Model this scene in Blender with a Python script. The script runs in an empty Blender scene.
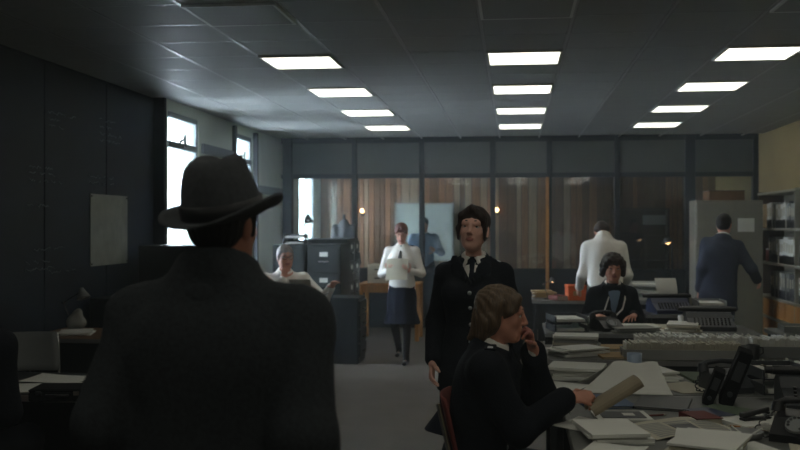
import bpy, bmesh, math, random
import numpy as np
from mathutils import Vector, Matrix

# ------------------------------------------------------------------ camera, world, exposure
SC = bpy.context.scene
COL = SC.collection
F_PX, YAW, EYE = 973.0, 0.117, 1.60
cam_d = bpy.data.cameras.new('camera')
cam_d.sensor_width = 36.0
cam_d.lens = F_PX / 800 * 36.0
cam_d.clip_start = 0.05
cam = bpy.data.objects.new('camera', cam_d)
COL.objects.link(cam)
cam.location = (0, 0, EYE)
cam.rotation_euler = (math.pi / 2, 0, YAW)
cam_d.dof.use_dof = True
cam_d.dof.focus_distance = 4.9
cam_d.dof.aperture_fstop = 3.2
SC.camera = cam
W = bpy.data.worlds.new('overcast_sky')
SC.world = W
W.use_nodes = True
_bg = W.node_tree.nodes['Background']
_bg.inputs[0].default_value = (0.74, 0.88, 1.0, 1)
_bg.inputs[1].default_value = 22.0
SC.view_settings.view_transform = 'Standard'
SC.view_settings.look = 'None'
SC.view_settings.gamma = 1.0
SC.view_settings.use_curve_mapping = False
SC.view_settings.exposure = 0.0
PANEL_W = 3.0          # emission of the ceiling light panels
HAZE = 0.0078           # smoke in the room

rnd = random.Random(7)
PI = math.pi
V = Vector


def ray(px, py):
    x, y, z = (px - 400) / F_PX, 1.0, -(py - 225) / F_PX
    c, s = math.cos(YAW), math.sin(YAW)
    return V((c * x - s * y, s * x + c * y, z))


def at(px, py, Y):
    d = ray(px, py)
    return V((0, 0, EYE)) + d * (Y / d.y)


def onz(px, py, z):
    d = ray(px, py)
    return V((0, 0, EYE)) + d * ((z - EYE) / d.z)


def onx(px, py, X):
    d = ray(px, py)
    return V((0, 0, EYE)) + d * (X / d.x)


# ------------------------------------------------------------------ materials
MATS = {}


def srgb(r, g, b):
    f = lambda c: (c / 255 / 12.92) if c / 255 <= 0.04045 else ((c / 255 + 0.055) / 1.055) ** 2.4
    return (f(r), f(g), f(b), 1)


def mat(name, rgb, rough=0.6, metal=0.0, var=0.12, scale=12.0, bump=0.0, spec=0.4, stretch=None, emit=None):
    if name in MATS:
        return MATS[name]
    m = bpy.data.materials.new(name)
    m.use_nodes = True
    nt = m.node_tree
    b = nt.nodes['Principled BSDF']
    col = srgb(*rgb)
    tc = nt.nodes.new('ShaderNodeTexCoord')
    mp = nt.nodes.new('ShaderNodeMapping')
    nz = nt.nodes.new('ShaderNodeTexNoise')
    nz.inputs['Scale'].default_value = scale
    nz.inputs['Detail'].default_value = 4
    if stretch:
        mp.inputs['Scale'].default_value = stretch
    nt.links.new(tc.outputs['Object'], mp.inputs['Vector'])
    nt.links.new(mp.outputs[0], nz.inputs['Vector'])
    rp = nt.nodes.new('ShaderNodeValToRGB')
    rp.color_ramp.elements[0].position = 0.3
    rp.color_ramp.elements[1].position = 0.7
    rp.color_ramp.elements[0].color = [c * (1 - var) for c in col[:3]] + [1]
    rp.color_ramp.elements[1].color = [min(1, c * (1 + var)) for c in col[:3]] + [1]
    nt.links.new(nz.outputs['Fac'], rp.inputs[0])
    nt.links.new(rp.outputs[0], b.inputs['Base Color'])
    b.inputs['Roughness'].default_value = rough
    b.inputs['Metallic'].default_value = metal
    b.inputs['Specular IOR Level'].default_value = spec
    if bump:
        bp = nt.nodes.new('ShaderNodeBump')
        bp.inputs['Strength'].default_value = bump
        bp.inputs['Distance'].default_value = 0.01
        nt.links.new(nz.outputs['Fac'], bp.inputs['Height'])
        nt.links.new(bp.outputs[0], b.inputs['Normal'])
    if emit:
        b.inputs['Emission Color'].default_value = srgb(*emit[0])
        b.inputs['Emission Strength'].default_value = emit[1]
    MATS[name] = m
    return m


def glass_mat(name, tint=(0.93, 0.96, 0.95), gloss=1.0):
    m = bpy.data.materials.new(name)
    m.use_nodes = True
    nt = m.node_tree
    nt.nodes.remove(nt.nodes['Principled BSDF'])
    out = nt.nodes['Material Output']
    tr = nt.nodes.new('ShaderNodeBsdfTransparent')
    tr.inputs[0].default_value = (*tint, 1)
    gl = nt.nodes.new('ShaderNodeBsdfGlossy')
    gl.inputs['Roughness'].default_value = 0.03
    fr = nt.nodes.new('ShaderNodeFresnel')
    fr.inputs[0].default_value = 1.45
    mu = nt.nodes.new('ShaderNodeMath')
    mu.operation = 'MULTIPLY'
    mu.inputs[1].default_value = gloss
    mx = nt.nodes.new('ShaderNodeMixShader')
    nt.links.new(fr.outputs[0], mu.inputs[0])
    nt.links.new(mu.outputs[0], mx.inputs[0])
    nt.links.new(tr.outputs[0], mx.inputs[1])
    nt.links.new(gl.outputs[0], mx.inputs[2])
    nt.links.new(mx.outputs[0], out.inputs[0])
    MATS[name] = m
    return m


def emat(name, rgb, strength):
    m = bpy.data.materials.new(name)
    m.use_nodes = True
    b = m.node_tree.nodes['Principled BSDF']
    b.inputs['Base Color'].default_value = (0.8, 0.8, 0.78, 1)
    b.inputs['Emission Color'].default_value = srgb(*rgb)
    b.inputs['Emission Strength'].default_value = strength
    MATS[name] = m
    return m


M_CEIL = mat('ceiling_tile', (150, 152, 150), 0.55, bump=0.15, scale=60, var=0.06)
M_BAR = mat('ceiling_bar', (150, 153, 152), 0.3, var=0.03)
M_FLOOR = mat('grey_lino', (98, 92, 85), 0.55, var=0.10, scale=3)
M_LWALL = mat('blackboard', (22, 34, 48), 0.6, var=0.22, scale=1.6, stretch=(1, 1, 3))
M_PALE = mat('pale_paint', (216, 224, 210), 0.6, var=0.05, scale=2)
M_OCHRE = mat('ochre_paint', (150, 132, 92), 0.7, var=0.07, scale=2)
M_BACKP = mat('partition_paint', (84, 86, 80), 0.5, var=0.08, scale=3)
M_POST = mat('partition_post', (32, 36, 40), 0.45, var=0.08)
M_PLANK1 = mat('plank_brown', (142, 100, 68), 0.5, var=0.3, scale=8, stretch=(6, 6, 0.4))
M_PLANK2 = mat('plank_dark', (104, 74, 52), 0.5, var=0.3, scale=8, stretch=(6, 6, 0.4))
M_PLANK3 = mat('plank_pale', (158, 136, 112), 0.5, var=0.2, scale=8, stretch=(6, 6, 0.4))
M_GLASS = glass_mat('pane_glass', gloss=2.2)
M_WGLASS = glass_mat('window_glass', (0.97, 0.98, 0.99), 0.6)
M_PANEL = emat('light_panel', (255, 252, 236), PANEL_W)
M_WHITE = mat('white_enamel', (215, 218, 214), 0.4, var=0.03)
M_FRAME = mat('window_frame_paint', (120, 128, 130), 0.5, var=0.05)
M_STEEL = mat('cabinet_green_grey', (42, 46, 46), 0.45, var=0.06, spec=0.4)
M_STEELD = mat('cabinet_dark', (28, 31, 34), 0.4, var=0.06, spec=0.5)
M_GREYC = mat('cupboard_grey', (128, 126, 112), 0.45, var=0.05)
M_CHROME = mat('chrome', (190, 192, 195), 0.22, metal=1.0, var=0.03)
M_ALU = mat('aluminium', (170, 172, 172), 0.4, metal=0.8, var=0.04)
M_PAPER = mat('paper', (220, 221, 214), 0.8, var=0.05, scale=4)
M_PAPER2 = mat('paper_cream', (190, 186, 168), 0.8, var=0.06, scale=4)
M_PAPER3 = mat('paper_grey', (150, 152, 148), 0.8, var=0.08, scale=4)
M_BUFF = mat('card_buff', (168, 142, 100), 0.8, var=0.08)
M_PALEB = mat('pale_blue_china', (150, 168, 190), 0.35, var=0.05)
M_KRAFT = mat('kraft_card', (112, 84, 58), 0.8, var=0.1)
M_CURL = mat('curled_paper', (136, 126, 106), 0.8, var=0.15, scale=9)
M_BLUEC = mat('card_blue', (84, 100, 124), 0.8, var=0.08)
M_GREENC = mat('card_green', (92, 106, 88), 0.8, var=0.08)
M_ORANGE = mat('orange_card', (204, 92, 34), 0.7, var=0.08)
M_RED = mat('red_card', (104, 46, 40), 0.7, var=0.08)
M_BLACK = mat('black_plastic', (22, 23, 25), 0.35, var=0.05, spec=0.5)
M_MATT = mat('matt_black_cloth', (26, 27, 29), 0.9, var=0.1, scale=40, spec=0.1)
M_DKGREY = mat('dark_grey_plastic', (54, 57, 60), 0.45, var=0.06)
M_GREYP = mat('grey_plastic', (128, 132, 132), 0.45, var=0.05)
M_NAVYP = mat('navy_plastic', (36, 44, 74), 0.45, var=0.05)
M_DESK = mat('desk_grey_lino', (92, 94, 90), 0.5, var=0.08, scale=5)
M_DESKW = mat('desk_brown_wood', (110, 84, 60), 0.5, var=0.2, scale=6, stretch=(1, 8, 8))
M_WOODO = mat('orange_wood', (176, 122, 62), 0.5, var=0.2, scale=6, stretch=(8, 8, 1))
M_WOODD = mat('dark_wood', (74, 54, 42), 0.5, var=0.2, scale=6, stretch=(8, 8, 1))
M_SHELF = mat('shelf_paint', (150, 146, 132), 0.5, var=0.05)
M_BULB = emat('warm_bulb', (255, 206, 140), 9.0)
M_LAMPO = emat('lamp_glow', (255, 196, 130), 4.0)
M_CHALK = mat('chalk', (104, 114, 120), 0.9, var=0.3)
M_MAP = mat('map_paper', (150, 156, 150), 0.8, var=0.14, scale=7)
M_WBOARD = mat('white_board', (176, 184, 178), 0.5, var=0.06, scale=3)
M_PINK = mat('pink_rubber', (196, 108, 96), 0.7)
# clothing and people
M_SKIN = mat('skin', (216, 168, 150), 0.55, var=0.06, scale=18)
M_SKIN2 = mat('skin_ruddy', (196, 138, 116), 0.55, var=0.08, scale=18)
M_LIP = mat('lips', (164, 104, 94), 0.5, var=0.05)
M_EYE = mat('eye_white', (206, 202, 196), 0.25, var=0.02)
M_IRIS = mat('eye_iris', (38, 32, 28), 0.2, var=0.05)
M_COAT = mat('charcoal_wool', (48, 52, 55), 0.9, var=0.2, scale=90, bump=0.25, spec=0.15)
M_FELT = mat('grey_felt', (72, 75, 78), 0.95, var=0.12, scale=70, bump=0.2, spec=0.1)
M_RIBBON = mat('hat_ribbon', (30, 31, 33), 0.5, var=0.05)
M_TUNIC = mat('black_serge', (20, 23, 30), 0.85, var=0.15, scale=90, bump=0.2, spec=0.15)
M_SHIRT = mat('white_cotton', (236, 233, 226), 0.8, var=0.04, scale=8)
M_SHIRTB = mat('blue_cotton', (120, 142, 168), 0.8, var=0.05, scale=8)
M_NAVY = mat('navy_wool', (24, 28, 40), 0.85, var=0.1, scale=60, spec=0.15)
M_SUIT = mat('slate_suit', (64, 70, 86), 0.85, var=0.1, scale=60, bump=0.1, spec=0.15)
M_TROUS = mat('dark_trouser', (34, 36, 42), 0.85, var=0.1, spec=0.15)
M_BROWNT = mat('olive_trouser', (72, 68, 54), 0.85, var=0.1, spec=0.15)
M_SHOE = mat('black_leather', (18, 18, 19), 0.3, spec=0.5)
M_TIGHTS = mat('dark_tights', (34, 32, 36), 0.7)
M_HDARK = mat('hair_dark_brown', (44, 30, 24), 0.55, var=0.45, scale=22, stretch=(5, 5, 0.6), bump=0.4)
M_HBLACK = mat('hair_black', (26, 24, 24), 0.55, var=0.4, scale=22, stretch=(5, 5, 0.6), bump=0.4)
M_HLIGHT = mat('hair_light_brown', (90, 72, 52), 0.5, var=0.4, scale=22, stretch=(5, 5, 0.6), bump=0.5)
M_HGREY = mat('hair_grey', (132, 124, 120), 0.6, var=0.3, scale=22, bump=0.4)
M_HRED = mat('hair_auburn', (96, 56, 44), 0.5, var=0.35, scale=22, stretch=(5, 5, 0.6), bump=0.4)
M_SILVER = mat('silver_metal', (210, 212, 214), 0.3, metal=0.9)


# ------------------------------------------------------------------ object helpers
def link(o, parent=None):
    COL.objects.link(o)
    if parent is not None:
        o.parent = parent
    return o


def tag(o, label, cat, group=None, kind=None):
    if label:
        o['label'] = label
    if cat:
        o['category'] = cat
    if group:
        o['group'] = group
    if kind:
        o['kind'] = kind
    return o


def thing(name, label, cat, loc=(0, 0, 0), rz=0.0, group=None):
    o = bpy.data.objects.new(name, None)
    o.empty_display_size = 0.1
    o.location = loc
    o.rotation_euler = (0, 0, rz)
    link(o)
    return tag(o, label, cat, group)


def struct(name, label=None):
    o = bpy.data.objects.new(name, None)
    link(o)
    o['kind'] = 'structure'
    if label:
        o['label'] = label
    return o


class MB:
    def __init__(s):
        s.v, s.f, s.sm = [], [], []

    def add(s, vs, fs, smooth=False):
        n = len(s.v)
        s.v += [tuple(v) for v in vs]
        s.f += [tuple(i + n for i in f) for f in fs]
        s.sm += [smooth] * len(fs)
        return s

    def box(s, c, d, rot=None, bev=0.0):
        x, y, z = d[0] / 2, d[1] / 2, d[2] / 2
        R = rot if rot is not None else Matrix.Identity(3)
        c = V(c)
        if bev <= 0:
            vs = [c + R @ V((sx * x, sy * y, sz * z)) for sx in (-1, 1) for sy in (-1, 1) for sz in (-1, 1)]
            fs = [(0, 1, 3, 2), (4, 6, 7, 5), (0, 4, 5, 1), (2, 3, 7, 6), (0, 2, 6, 4), (1, 5, 7, 3)]
            return s.add(vs, fs)
        bev = min(bev, x * .9, y * .9, z * .9)
        bm = bmesh.new()
        bmesh.ops.create_cube(bm, size=1.0)
        for v in bm.verts:
            v.co = V((v.co.x * 2 * x, v.co.y * 2 * y, v.co.z * 2 * z))
        bmesh.ops.bevel(bm, geom=list(bm.edges), offset=bev, segments=1, affect='EDGES', profile=0.5)
        bm.verts.index_update()
        s.add([c + R @ v.co for v in bm.verts], [[v.index for v in f.verts] for f in bm.faces])
        bm.free()
        return s

    def cyl(s, a, b, ra, rb=None, n=14, smooth=True):
        rb = ra if rb is None else rb
        a, b = V(a), V(b)
        d = (b - a).normalized()
        u = d.orthogonal().normalized()
        w = d.cross(u)
        vs = []
        for p, r in ((a, ra), (b, rb)):
            for i in range(n):
                t = 2 * PI * i / n
                vs.append(p + u * (r * math.cos(t)) + w * (r * math.sin(t)))
        s.add(vs, [(i, (i + 1) % n, n + (i + 1) % n, n + i) for i in range(n)], smooth)
        s.add(vs[:n], [tuple(range(n - 1, -1, -1))])
        s.add(vs[n:], [tuple(range(n))])
        return s

    def tube(s, pts, r, n=8):
        pts = [V(p) for p in pts]
        rs = r if isinstance(r, (list, tuple)) else [r] * len(pts)
        u = None
        vs = []
        for i, p in enumerate(pts):
            d = (pts[min(i + 1, len(pts) - 1)] - pts[max(i - 1, 0)]).normalized()
            if u is None:
                u = d.orthogonal().normalized()
            u = (u - d * u.dot(d)).normalized()
            w = d.cross(u)
            for k in range(n):
                t = 2 * PI * k / n
                vs.append(p + u * (rs[i] * math.cos(t)) + w * (rs[i] * math.sin(t)))
        fs = []
        for i in range(len(pts) - 1):
            for k in range(n):
                fs.append((i * n + k, i * n + (k + 1) % n, (i + 1) * n + (k + 1) % n, (i + 1) * n + k))
        s.add(vs, fs, True)
        s.add(vs[:n], [tuple(range(n - 1, -1, -1))])
        s.add(vs[-n:], [tuple(range(n))])
        return s

    def lathe(s, prof, n=20, c=(0, 0, 0), R=None):
        c = V(c)
        R = R if R is not None else Matrix.Identity(3)
        vs = []
        for r, z in prof:
            for i in range(n):
                t = 2 * PI * i / n
                vs.append(c + R @ V((r * math.cos(t), r * math.sin(t), z)))
        fs = []
        for j in range(len(prof) - 1):
            for i in range(n):
                fs.append((j * n + i, j * n + (i + 1) % n, (j + 1) * n + (i + 1) % n, (j + 1) * n + i))
        return s.add(vs, fs, True)

    def prism(s, poly, z0, z1, R=None, c=(0, 0, 0)):
        R = R if R is not None else Matrix.Identity(3)
        c = V(c)
        n = len(poly)
        vs = [c + R @ V((x, y, z0)) for x, y in poly] + [c + R @ V((x, y, z1)) for x, y in poly]
        fs = [tuple(range(n - 1, -1, -1)), tuple(range(n, 2 * n))]
        fs += [(i, (i + 1) % n, n + (i + 1) % n, n + i) for i in range(n)]
        return s.add(vs, fs)

    def grid(s, fn, nu, nv, th=0.0015):
        """thin sheet: fn(u,v)->(x,y,z), given thickness"""
        top = [V(fn(i / nu, j / nv)) for j in range(nv + 1) for i in range(nu + 1)]
        vs = top + [p - V((0, 0, th)) for p in top]
        N = len(top)
        fs = []
        w = nu + 1
        for j in range(nv):
            for i in range(nu):
                a = j * w + i
                fs.append((a, a + 1, a + w + 1, a + w))
                fs.append((N + a, N + a + w, N + a + w + 1, N + a + 1))
        ring = [i for i in range(nu + 1)] + [j * w + nu for j in range(1, nv + 1)] + [nv * w + i for i in range(nu - 1, -1, -1)] + [j * w for j in range(nv - 1, 0, -1)]
        for a, b in zip(ring, ring[1:] + ring[:1]):
            fs.append((a, N + a, N + b, b))
        return s.add(vs, fs, False)

    def mesh(s, name, m):
        me = bpy.data.meshes.new(name)
        me.from_pydata(s.v, [], s.f)
        me.polygons.foreach_set('use_smooth', s.sm)
        bm = bmesh.new()
        bm.from_mesh(me)
        bmesh.ops.recalc_face_normals(bm, faces=bm.faces)
        bm.to_mesh(me)
        bm.free()
        if m is not None:
            me.materials.append(m)
        me.update()
        return me

    def build(s, name, m, parent=None, loc=None, rz=None):
        o = bpy.data.objects.new(name, s.mesh(name, m))
        if loc is not None:
            o.location = loc
        if rz is not None:
            o.rotation_euler = (0, 0, rz)
        return link(o, parent)


def rotz(a):
    return Matrix.Rotation(a, 3, 'Z')


def roty(a):
    return Matrix.Rotation(a, 3, 'Y')


def rotx(a):
    return Matrix.Rotation(a, 3, 'X')


def copy_tree(o, parent=None):
    c = o.copy()
    COL.objects.link(c)
    c.parent = parent
    for ch in list(o.children):
        copy_tree(ch, c)
    return c


def place(me, name, parent, loc, rz=0, scale=None):
    o = bpy.data.objects.new(name, me)
    o.location = loc
    o.rotation_euler = (0, 0, rz)
    if scale:
        o.scale = scale
    return link(o, parent)


# ------------------------------------------------------------------ room shell
XL, XW, XR, YB, YF, ZC = -3.78, -3.66, 3.62, 15.10, -3.2, 2.94
YRET = 9.86            # where the dark board wall ends and the window wall begins
YBACK = 18.2           # rear wall of the glazed office
PI2 = PI / 2


def sbox(name, lo, hi, m, parent=None):
    c = [(a + b) / 2 for a, b in zip(lo, hi)]
    d = [b - a for a, b in zip(lo, hi)]
    return MB().box(c, d).build(name, m, parent)


o = sbox('floor', (XL - .2, YF, -0.1), (XR + .2, YBACK + .2, 0), M_FLOOR)
tag(o, None, None, kind='structure')

# ceiling: a slab carrying lay-in tiles and grid bars
CE = sbox('ceiling', (XL - .3, YF, ZC + .10), (XR + .2, YBACK + .2, ZC + .2), M_DKGREY)
tag(CE, None, None, kind='structure')
LX = [0.076 - 1.8, 0.076, 0.076 + 1.8]
LY = [7.82 + 1.8 * i for i in range(4)]
LY_BACK = [6.02, 4.22, 2.42, 0.62, -1.18]
tile_me = MB().box((0, 0, 0.012), (0.578, 0.578, 0.024), bev=0.004).mesh('tile', M_CEIL)
x0 = 0.076 - 0.3 - 6 * 0.6
y0 = 7.82 - 0.3
tile_cells = []
for j in range(-4, 13):
    for i in range(0, 13):
        cx, cy = x0 + 0.3 + 0.6 * i, y0 + 0.3 + 0.6 * j
        islight = any(abs(cx - a) < .1 for a in LX) and any(abs(cy - b) < .1 for b in LY + LY_BACK)
        if not islight and cy < YB - .1:
            wd = 1.0
            if cx + .3 > XR:
                wd = max(0.2, (XR - (cx - .3)) / 0.6)
            place(tile_me, 'ceiling_tile', CE, (cx - 0.3 * (1 - wd), cy, ZC), 0, (wd, 1, 1))
# plain boards above and behind the camera and over the glazed office
m = MB()
for i in range(0, 13):
    cx = x0 + 0.3 + 0.6 * i
    for j in range(-18, -4):
        cy = y0 + 0.3 + 0.6 * j
        islight = any(abs(cx - a) < .1 for a in LX) and any(abs(cy - b) < .1 for b in LY + LY_BACK)
        if not islight:
            m.box((cx, cy, ZC + .012), (.578, .578, .024))
o = m.build('ceiling_tiling', M_CEIL, CE)
o['kind'] = 'stuff'
sbox('office_ceiling_board', (XL, YB + .1, ZC), (XR, YBACK, ZC + .03), M_CEIL, CE)
for i in range(0, 14):
    x = x0 + 0.6 * i
    if x < XR:
        MB().box((x, (YF + YB) / 2, ZC + .006), (0.020, YB - YF, 0.014)).build('grid_bar', M_BAR, CE)
for j in range(-18, 13):
    y = y0 + 0.6 * j
    if YF < y < YB:
        MB().box(((XL + XR) / 2, y, ZC + .005), (XR - XL, 0.020, 0.012)).build('grid_bar', M_BAR, CE)


rows = ['first', 'second', 'third', 'fourth']
colsn = ['left', 'middle', 'right']
lens_me = MB().box((0, 0, -0.008), (0.55, 0.55, 0.012), bev=0.004).mesh('diffuser', M_PANEL)
unlit_me = MB().box((0, 0, -0.008), (0.55, 0.55, 0.012), bev=0.004).mesh('diffuser', M_CEIL)
mfr = MB()
for sx in (-1, 1):
    mfr.box((sx * .283, 0, 0), (.018, .584, .03))
    mfr.box((0, sx * .283, 0), (.548, .018, .03))
mfr.box((0, 0, .03), (.58, .58, .04))
frame_me = mfr.mesh('light_frame', M_WHITE)
for ci, lx in enumerate(LX):
    for ri, ly in enumerate(LY):
        t = thing('ceiling_light', '%s square light panel of the %s ceiling row, counted from the viewer' % (rows[ri], colsn[ci]),
                  'ceiling light', (lx, ly, ZC), 0, 'lit ceiling panels')
        place(lens_me, 'diffuser', t, (0, 0, 0))
        place(frame_me, 'frame', t, (0, 0, 0))
    for ly in LY_BACK:
        if ly > 5:
            t = thing('ceiling_light', 'unlit square panel in the %s ceiling row, out of view overhead' % colsn[ci], 'ceiling light', (lx, ly, ZC), 0, 'unlit ceiling panels')
            place(unlit_me, 'diffuser', t, (0, 0, 0))
            place(frame_me, 'frame', t, (0, 0, 0))
            continue
        t = thing('ceiling_light', 'square light panel overhead nearer the viewer, beyond the top of the picture', 'ceiling light', (lx, ly, ZC), 0,
                  'ceiling panels overhead')
        place(lens_me, 'diffuser', t, (0, 0, 0))
        place(frame_me, 'frame', t, (0, 0, 0))

# left wall: dark boards with chalk, then a return, then the window wall
WL = sbox('wall_left', (XL - .2, YF, 0), (XL, YRET, ZC + .1), M_LWALL)
tag(WL, 'dark blue black board covered wall with faint chalk writing', None, kind='structure')
for i in range(9):
    ya, yb = YRET - 1.2 * (i + 1), YRET - 1.2 * i
    if yb > YF + .2:
        MB().box((XL + .008, (ya + yb) / 2, 1.66), (.016, 1.185, 2.5), bev=.004).build('board_panel', M_LWALL, WL)
# faint illegible chalk strokes
rc = random.Random(3)
for (px, py, wpx, rows_n) in ((48, 250, 30, 1), (40, 264, 26, 2), (62, 273, 20, 1), (62, 110, 20, 3), (44, 165, 24, 3), (110, 118, 22, 4), (100, 175, 20, 2), (42, 205, 20, 1)):
    Yc = onx(px, py, XL).y
    for r in range(rows_n):
        z = EYE + (225 - py - 7 * r) * Yc / F_PX
        pts = []
        y = Yc - .28
        while y < Yc + .28:
            pts.append((XL + .019, y, z + rc.uniform(-.014, .014)))
            y += rc.uniform(.012, .03)
            if rc.random() < .15 and len(pts) > 2:
                MB().tube(pts, .0045, 4).build('chalk_stroke', M_CHALK, WL)
                pts = []
                y += .05
sbox('wall_return', (XL - .2, YRET, 0), (XW + .01, YRET + .06, ZC + .1), M_LWALL)['kind'] = 'structure'

# window wall
WWAL = struct('wall_windows', 'pale wall between the tall windows')
wins = [(9.98, 11.02, .95, 2.82), (12.44, 13.36, .95, 2.82)]
piers = [(YRET + .06, 9.98), (11.02, 12.44), (13.36, YB + .05)]
for a, b in piers:
    sbox('pier', (XW - .2, a, 0), (XW, b, ZC + .1), M_PALE, WWAL)
for (a, b, z0_, z1_) in wins:
    sbox('sill_wall', (XW - .2, a, 0), (XW, b, z0_), M_PALE, WWAL)
    sbox('lintel', (XW - .2, a, z1_), (XW, b, ZC + .1), M_PALE, WWAL)
sbox('shadow_band', (XW, 11.1, 2.44), (XW + .03, 12.36, 2.56), M_FRAME, WWAL)  # raised darker strip standing in for the shadow band across the pier
sbox('shadow_band', (XW, 13.5, 2.05), (XW + .03, YB - .05, 2.17), M_FRAME, WWAL)  # matching shadow strip in the same darker colour on the far pier
sbox('pier_edge', (XW, 12.36, .95), (XW + .05, 12.43, 2.9), M_POST, WWAL)
sbox('pier_edge', (XW, 13.38, .95), (XW + .06, 13.45, 2.9), M_POST, WWAL)


def window(n, x, a, b, z0_, z1_, transom):
    t = struct('window_%d' % n)
    for yy in (a + .03, b - .03):
        MB().box((x - .04, yy, (z0_ + z1_) / 2), (.05, .05, z1_ - z0_), bev=.005).build('window_frame', M_FRAME, t)
    for zz in (z0_ + .03, z1_ - .03):
        MB().box((x - .04, (a + b) / 2, zz), (.07, b - a - .12, .06), bev=.005).build('window_frame', M_FRAME, t)
    zs = [z0_ + .06] + ([transom] if transom else []) + [z1_ - .06]
    if transom:
        MB().box((x - .035, (a + b) / 2, transom), (.08, b - a - .12, .07), bev=.005).build('transom', M_FRAME, t)
        h = MB().cyl((x - .035, (a + b) / 2 - .05, transom + .05), (x + .03, (a + b) / 2 - .05, transom + .09), .016, .012)
        h.box((x + .03, (a + b) / 2 - .05, transom + .06), (.02, .035, .14), bev=.004)
        h.build('window_catch', M_DKGREY, t)
    for k in range(len(zs) - 1):
        MB().box((x - .045, (a + b) / 2, (zs[k] + zs[k + 1]) / 2), (.006, b - a - .12, zs[k + 1] - zs[k])).build('pane', M_WGLASS, t)
    MB().box((x + .03, (a + b) / 2, z0_ - .015), (.20, b - a + .1, .03), bev=.005).build('window_sill', M_WHITE, t)
    return t


window(1, XW, *wins[0], 2.47)
window(2, XW, *wins[1], 2.47)
window(3, XW, 16.35, 17.65, .95, 2.55, None)
WO = struct('wall_office_left')
sbox('pier', (XW - .2, YB + .05, 0), (XW, 16.35, ZC + .1), M_PALE, WO)
sbox('pier', (XW - .2, 17.65, 0), (XW, YBACK, ZC + .1), M_PALE, WO)
sbox('sill_wall', (XW - .2, 16.35, 0), (XW, 17.65, .95), M_PALE, WO)
sbox('lintel', (XW - .2, 16.35, 2.55), (XW, 17.65, ZC + .1), M_PALE, WO)

o = sbox('wall_right', (XR, YF, 0), (XR + .2, YBACK, ZC + .1), M_OCHRE)
tag(o, 'dull ochre painted wall above the shelving', None, kind='structure')
o = sbox('wall_rear', (XL - .2, YF - .2, 0), (XR + .2, YF, ZC + .1), M_OCHRE)
o['kind'] = 'structure'

# rear wall of the glazed office, wood planks
WB = sbox('wall_back', (XL - .2, YBACK, 0), (XR + .2, YBACK + .2, ZC + .1), M_WOODD)
tag(WB, 'wall of upright brown wood planks behind the glass', None, kind='structure')
x = XW + .01
k = 0
pl = {}
while x < XR - .02:
    w = rnd.choice([.09, .11, .13, .16])
    mt = rnd.choice([M_PLANK1, M_PLANK1, M_PLANK2, M_PLANK3])
    if x > 1.2:
        mt = rnd.choice([M_PLANK2, M_PLANK2, M_PLANK1])
    key = (w, mt.name)
    if key not in pl:
        pl[key] = MB().box((0, 0, 0), (w - .012, .025, ZC), bev=.004).mesh('plank', mt)
    place(pl[key], 'plank', WB, (x + w / 2, YBACK - .013 - rnd.random() * .006, ZC / 2))
    x += w

# glazed partition
GP = struct('wall_partition', 'dark glazed partition across the back of the room')
posts = [-3.56, -2.49, -1.43, -0.33, 0.53, 1.55, 2.63, XR - .04]
for i, x in enumerate(posts):
    w = .15 if i in (0, 6) else .08
    MB().box((x, YB, ZC / 2 + .03), (w, .12, ZC + .06), bev=.006).build('post', M_POST, GP)
for za, zb, nm in ((2.33, 2.40, 'transom'), (.86, .93, 'rail'), (2.88, 2.98, 'head_rail'), (0, .10, 'plinth')):
    MB().box(((XW + XR) / 2, YB, (za + zb) / 2), (XR - XW, .09, zb - za), bev=.004).build(nm, M_POST, GP)
for a, b in zip(posts[:-1], posts[1:]):
    c, w = (a + b) / 2, b - a - .06
    MB().box((c, YB, 2.64), (w, .05, .48), bev=.004).build('header_panel', M_BACKP, GP)
    MB().box((c, YB, .48), (w, .05, .76), bev=.004).build('dado_panel', M_POST, GP)
    MB().box((c, YB, 1.63), (w, .008, 1.40)).build('pane', M_GLASS, GP)
# timber door edge standing ajar at the fifth bay
d1 = struct('door_1')
MB().box((.50, YB - .10, 1.18), (.05, .05, 2.30), bev=.004).build('door_edge', M_WOODO, d1)


# ------------------------------------------------------------------ smooth body surfaces (signed distance -> surface nets)
def A(v):
    return np.array(v, dtype=np.float64)


def unit(v):
    v = A(v)
    return v / (np.linalg.norm(v) + 1e-12)


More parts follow.
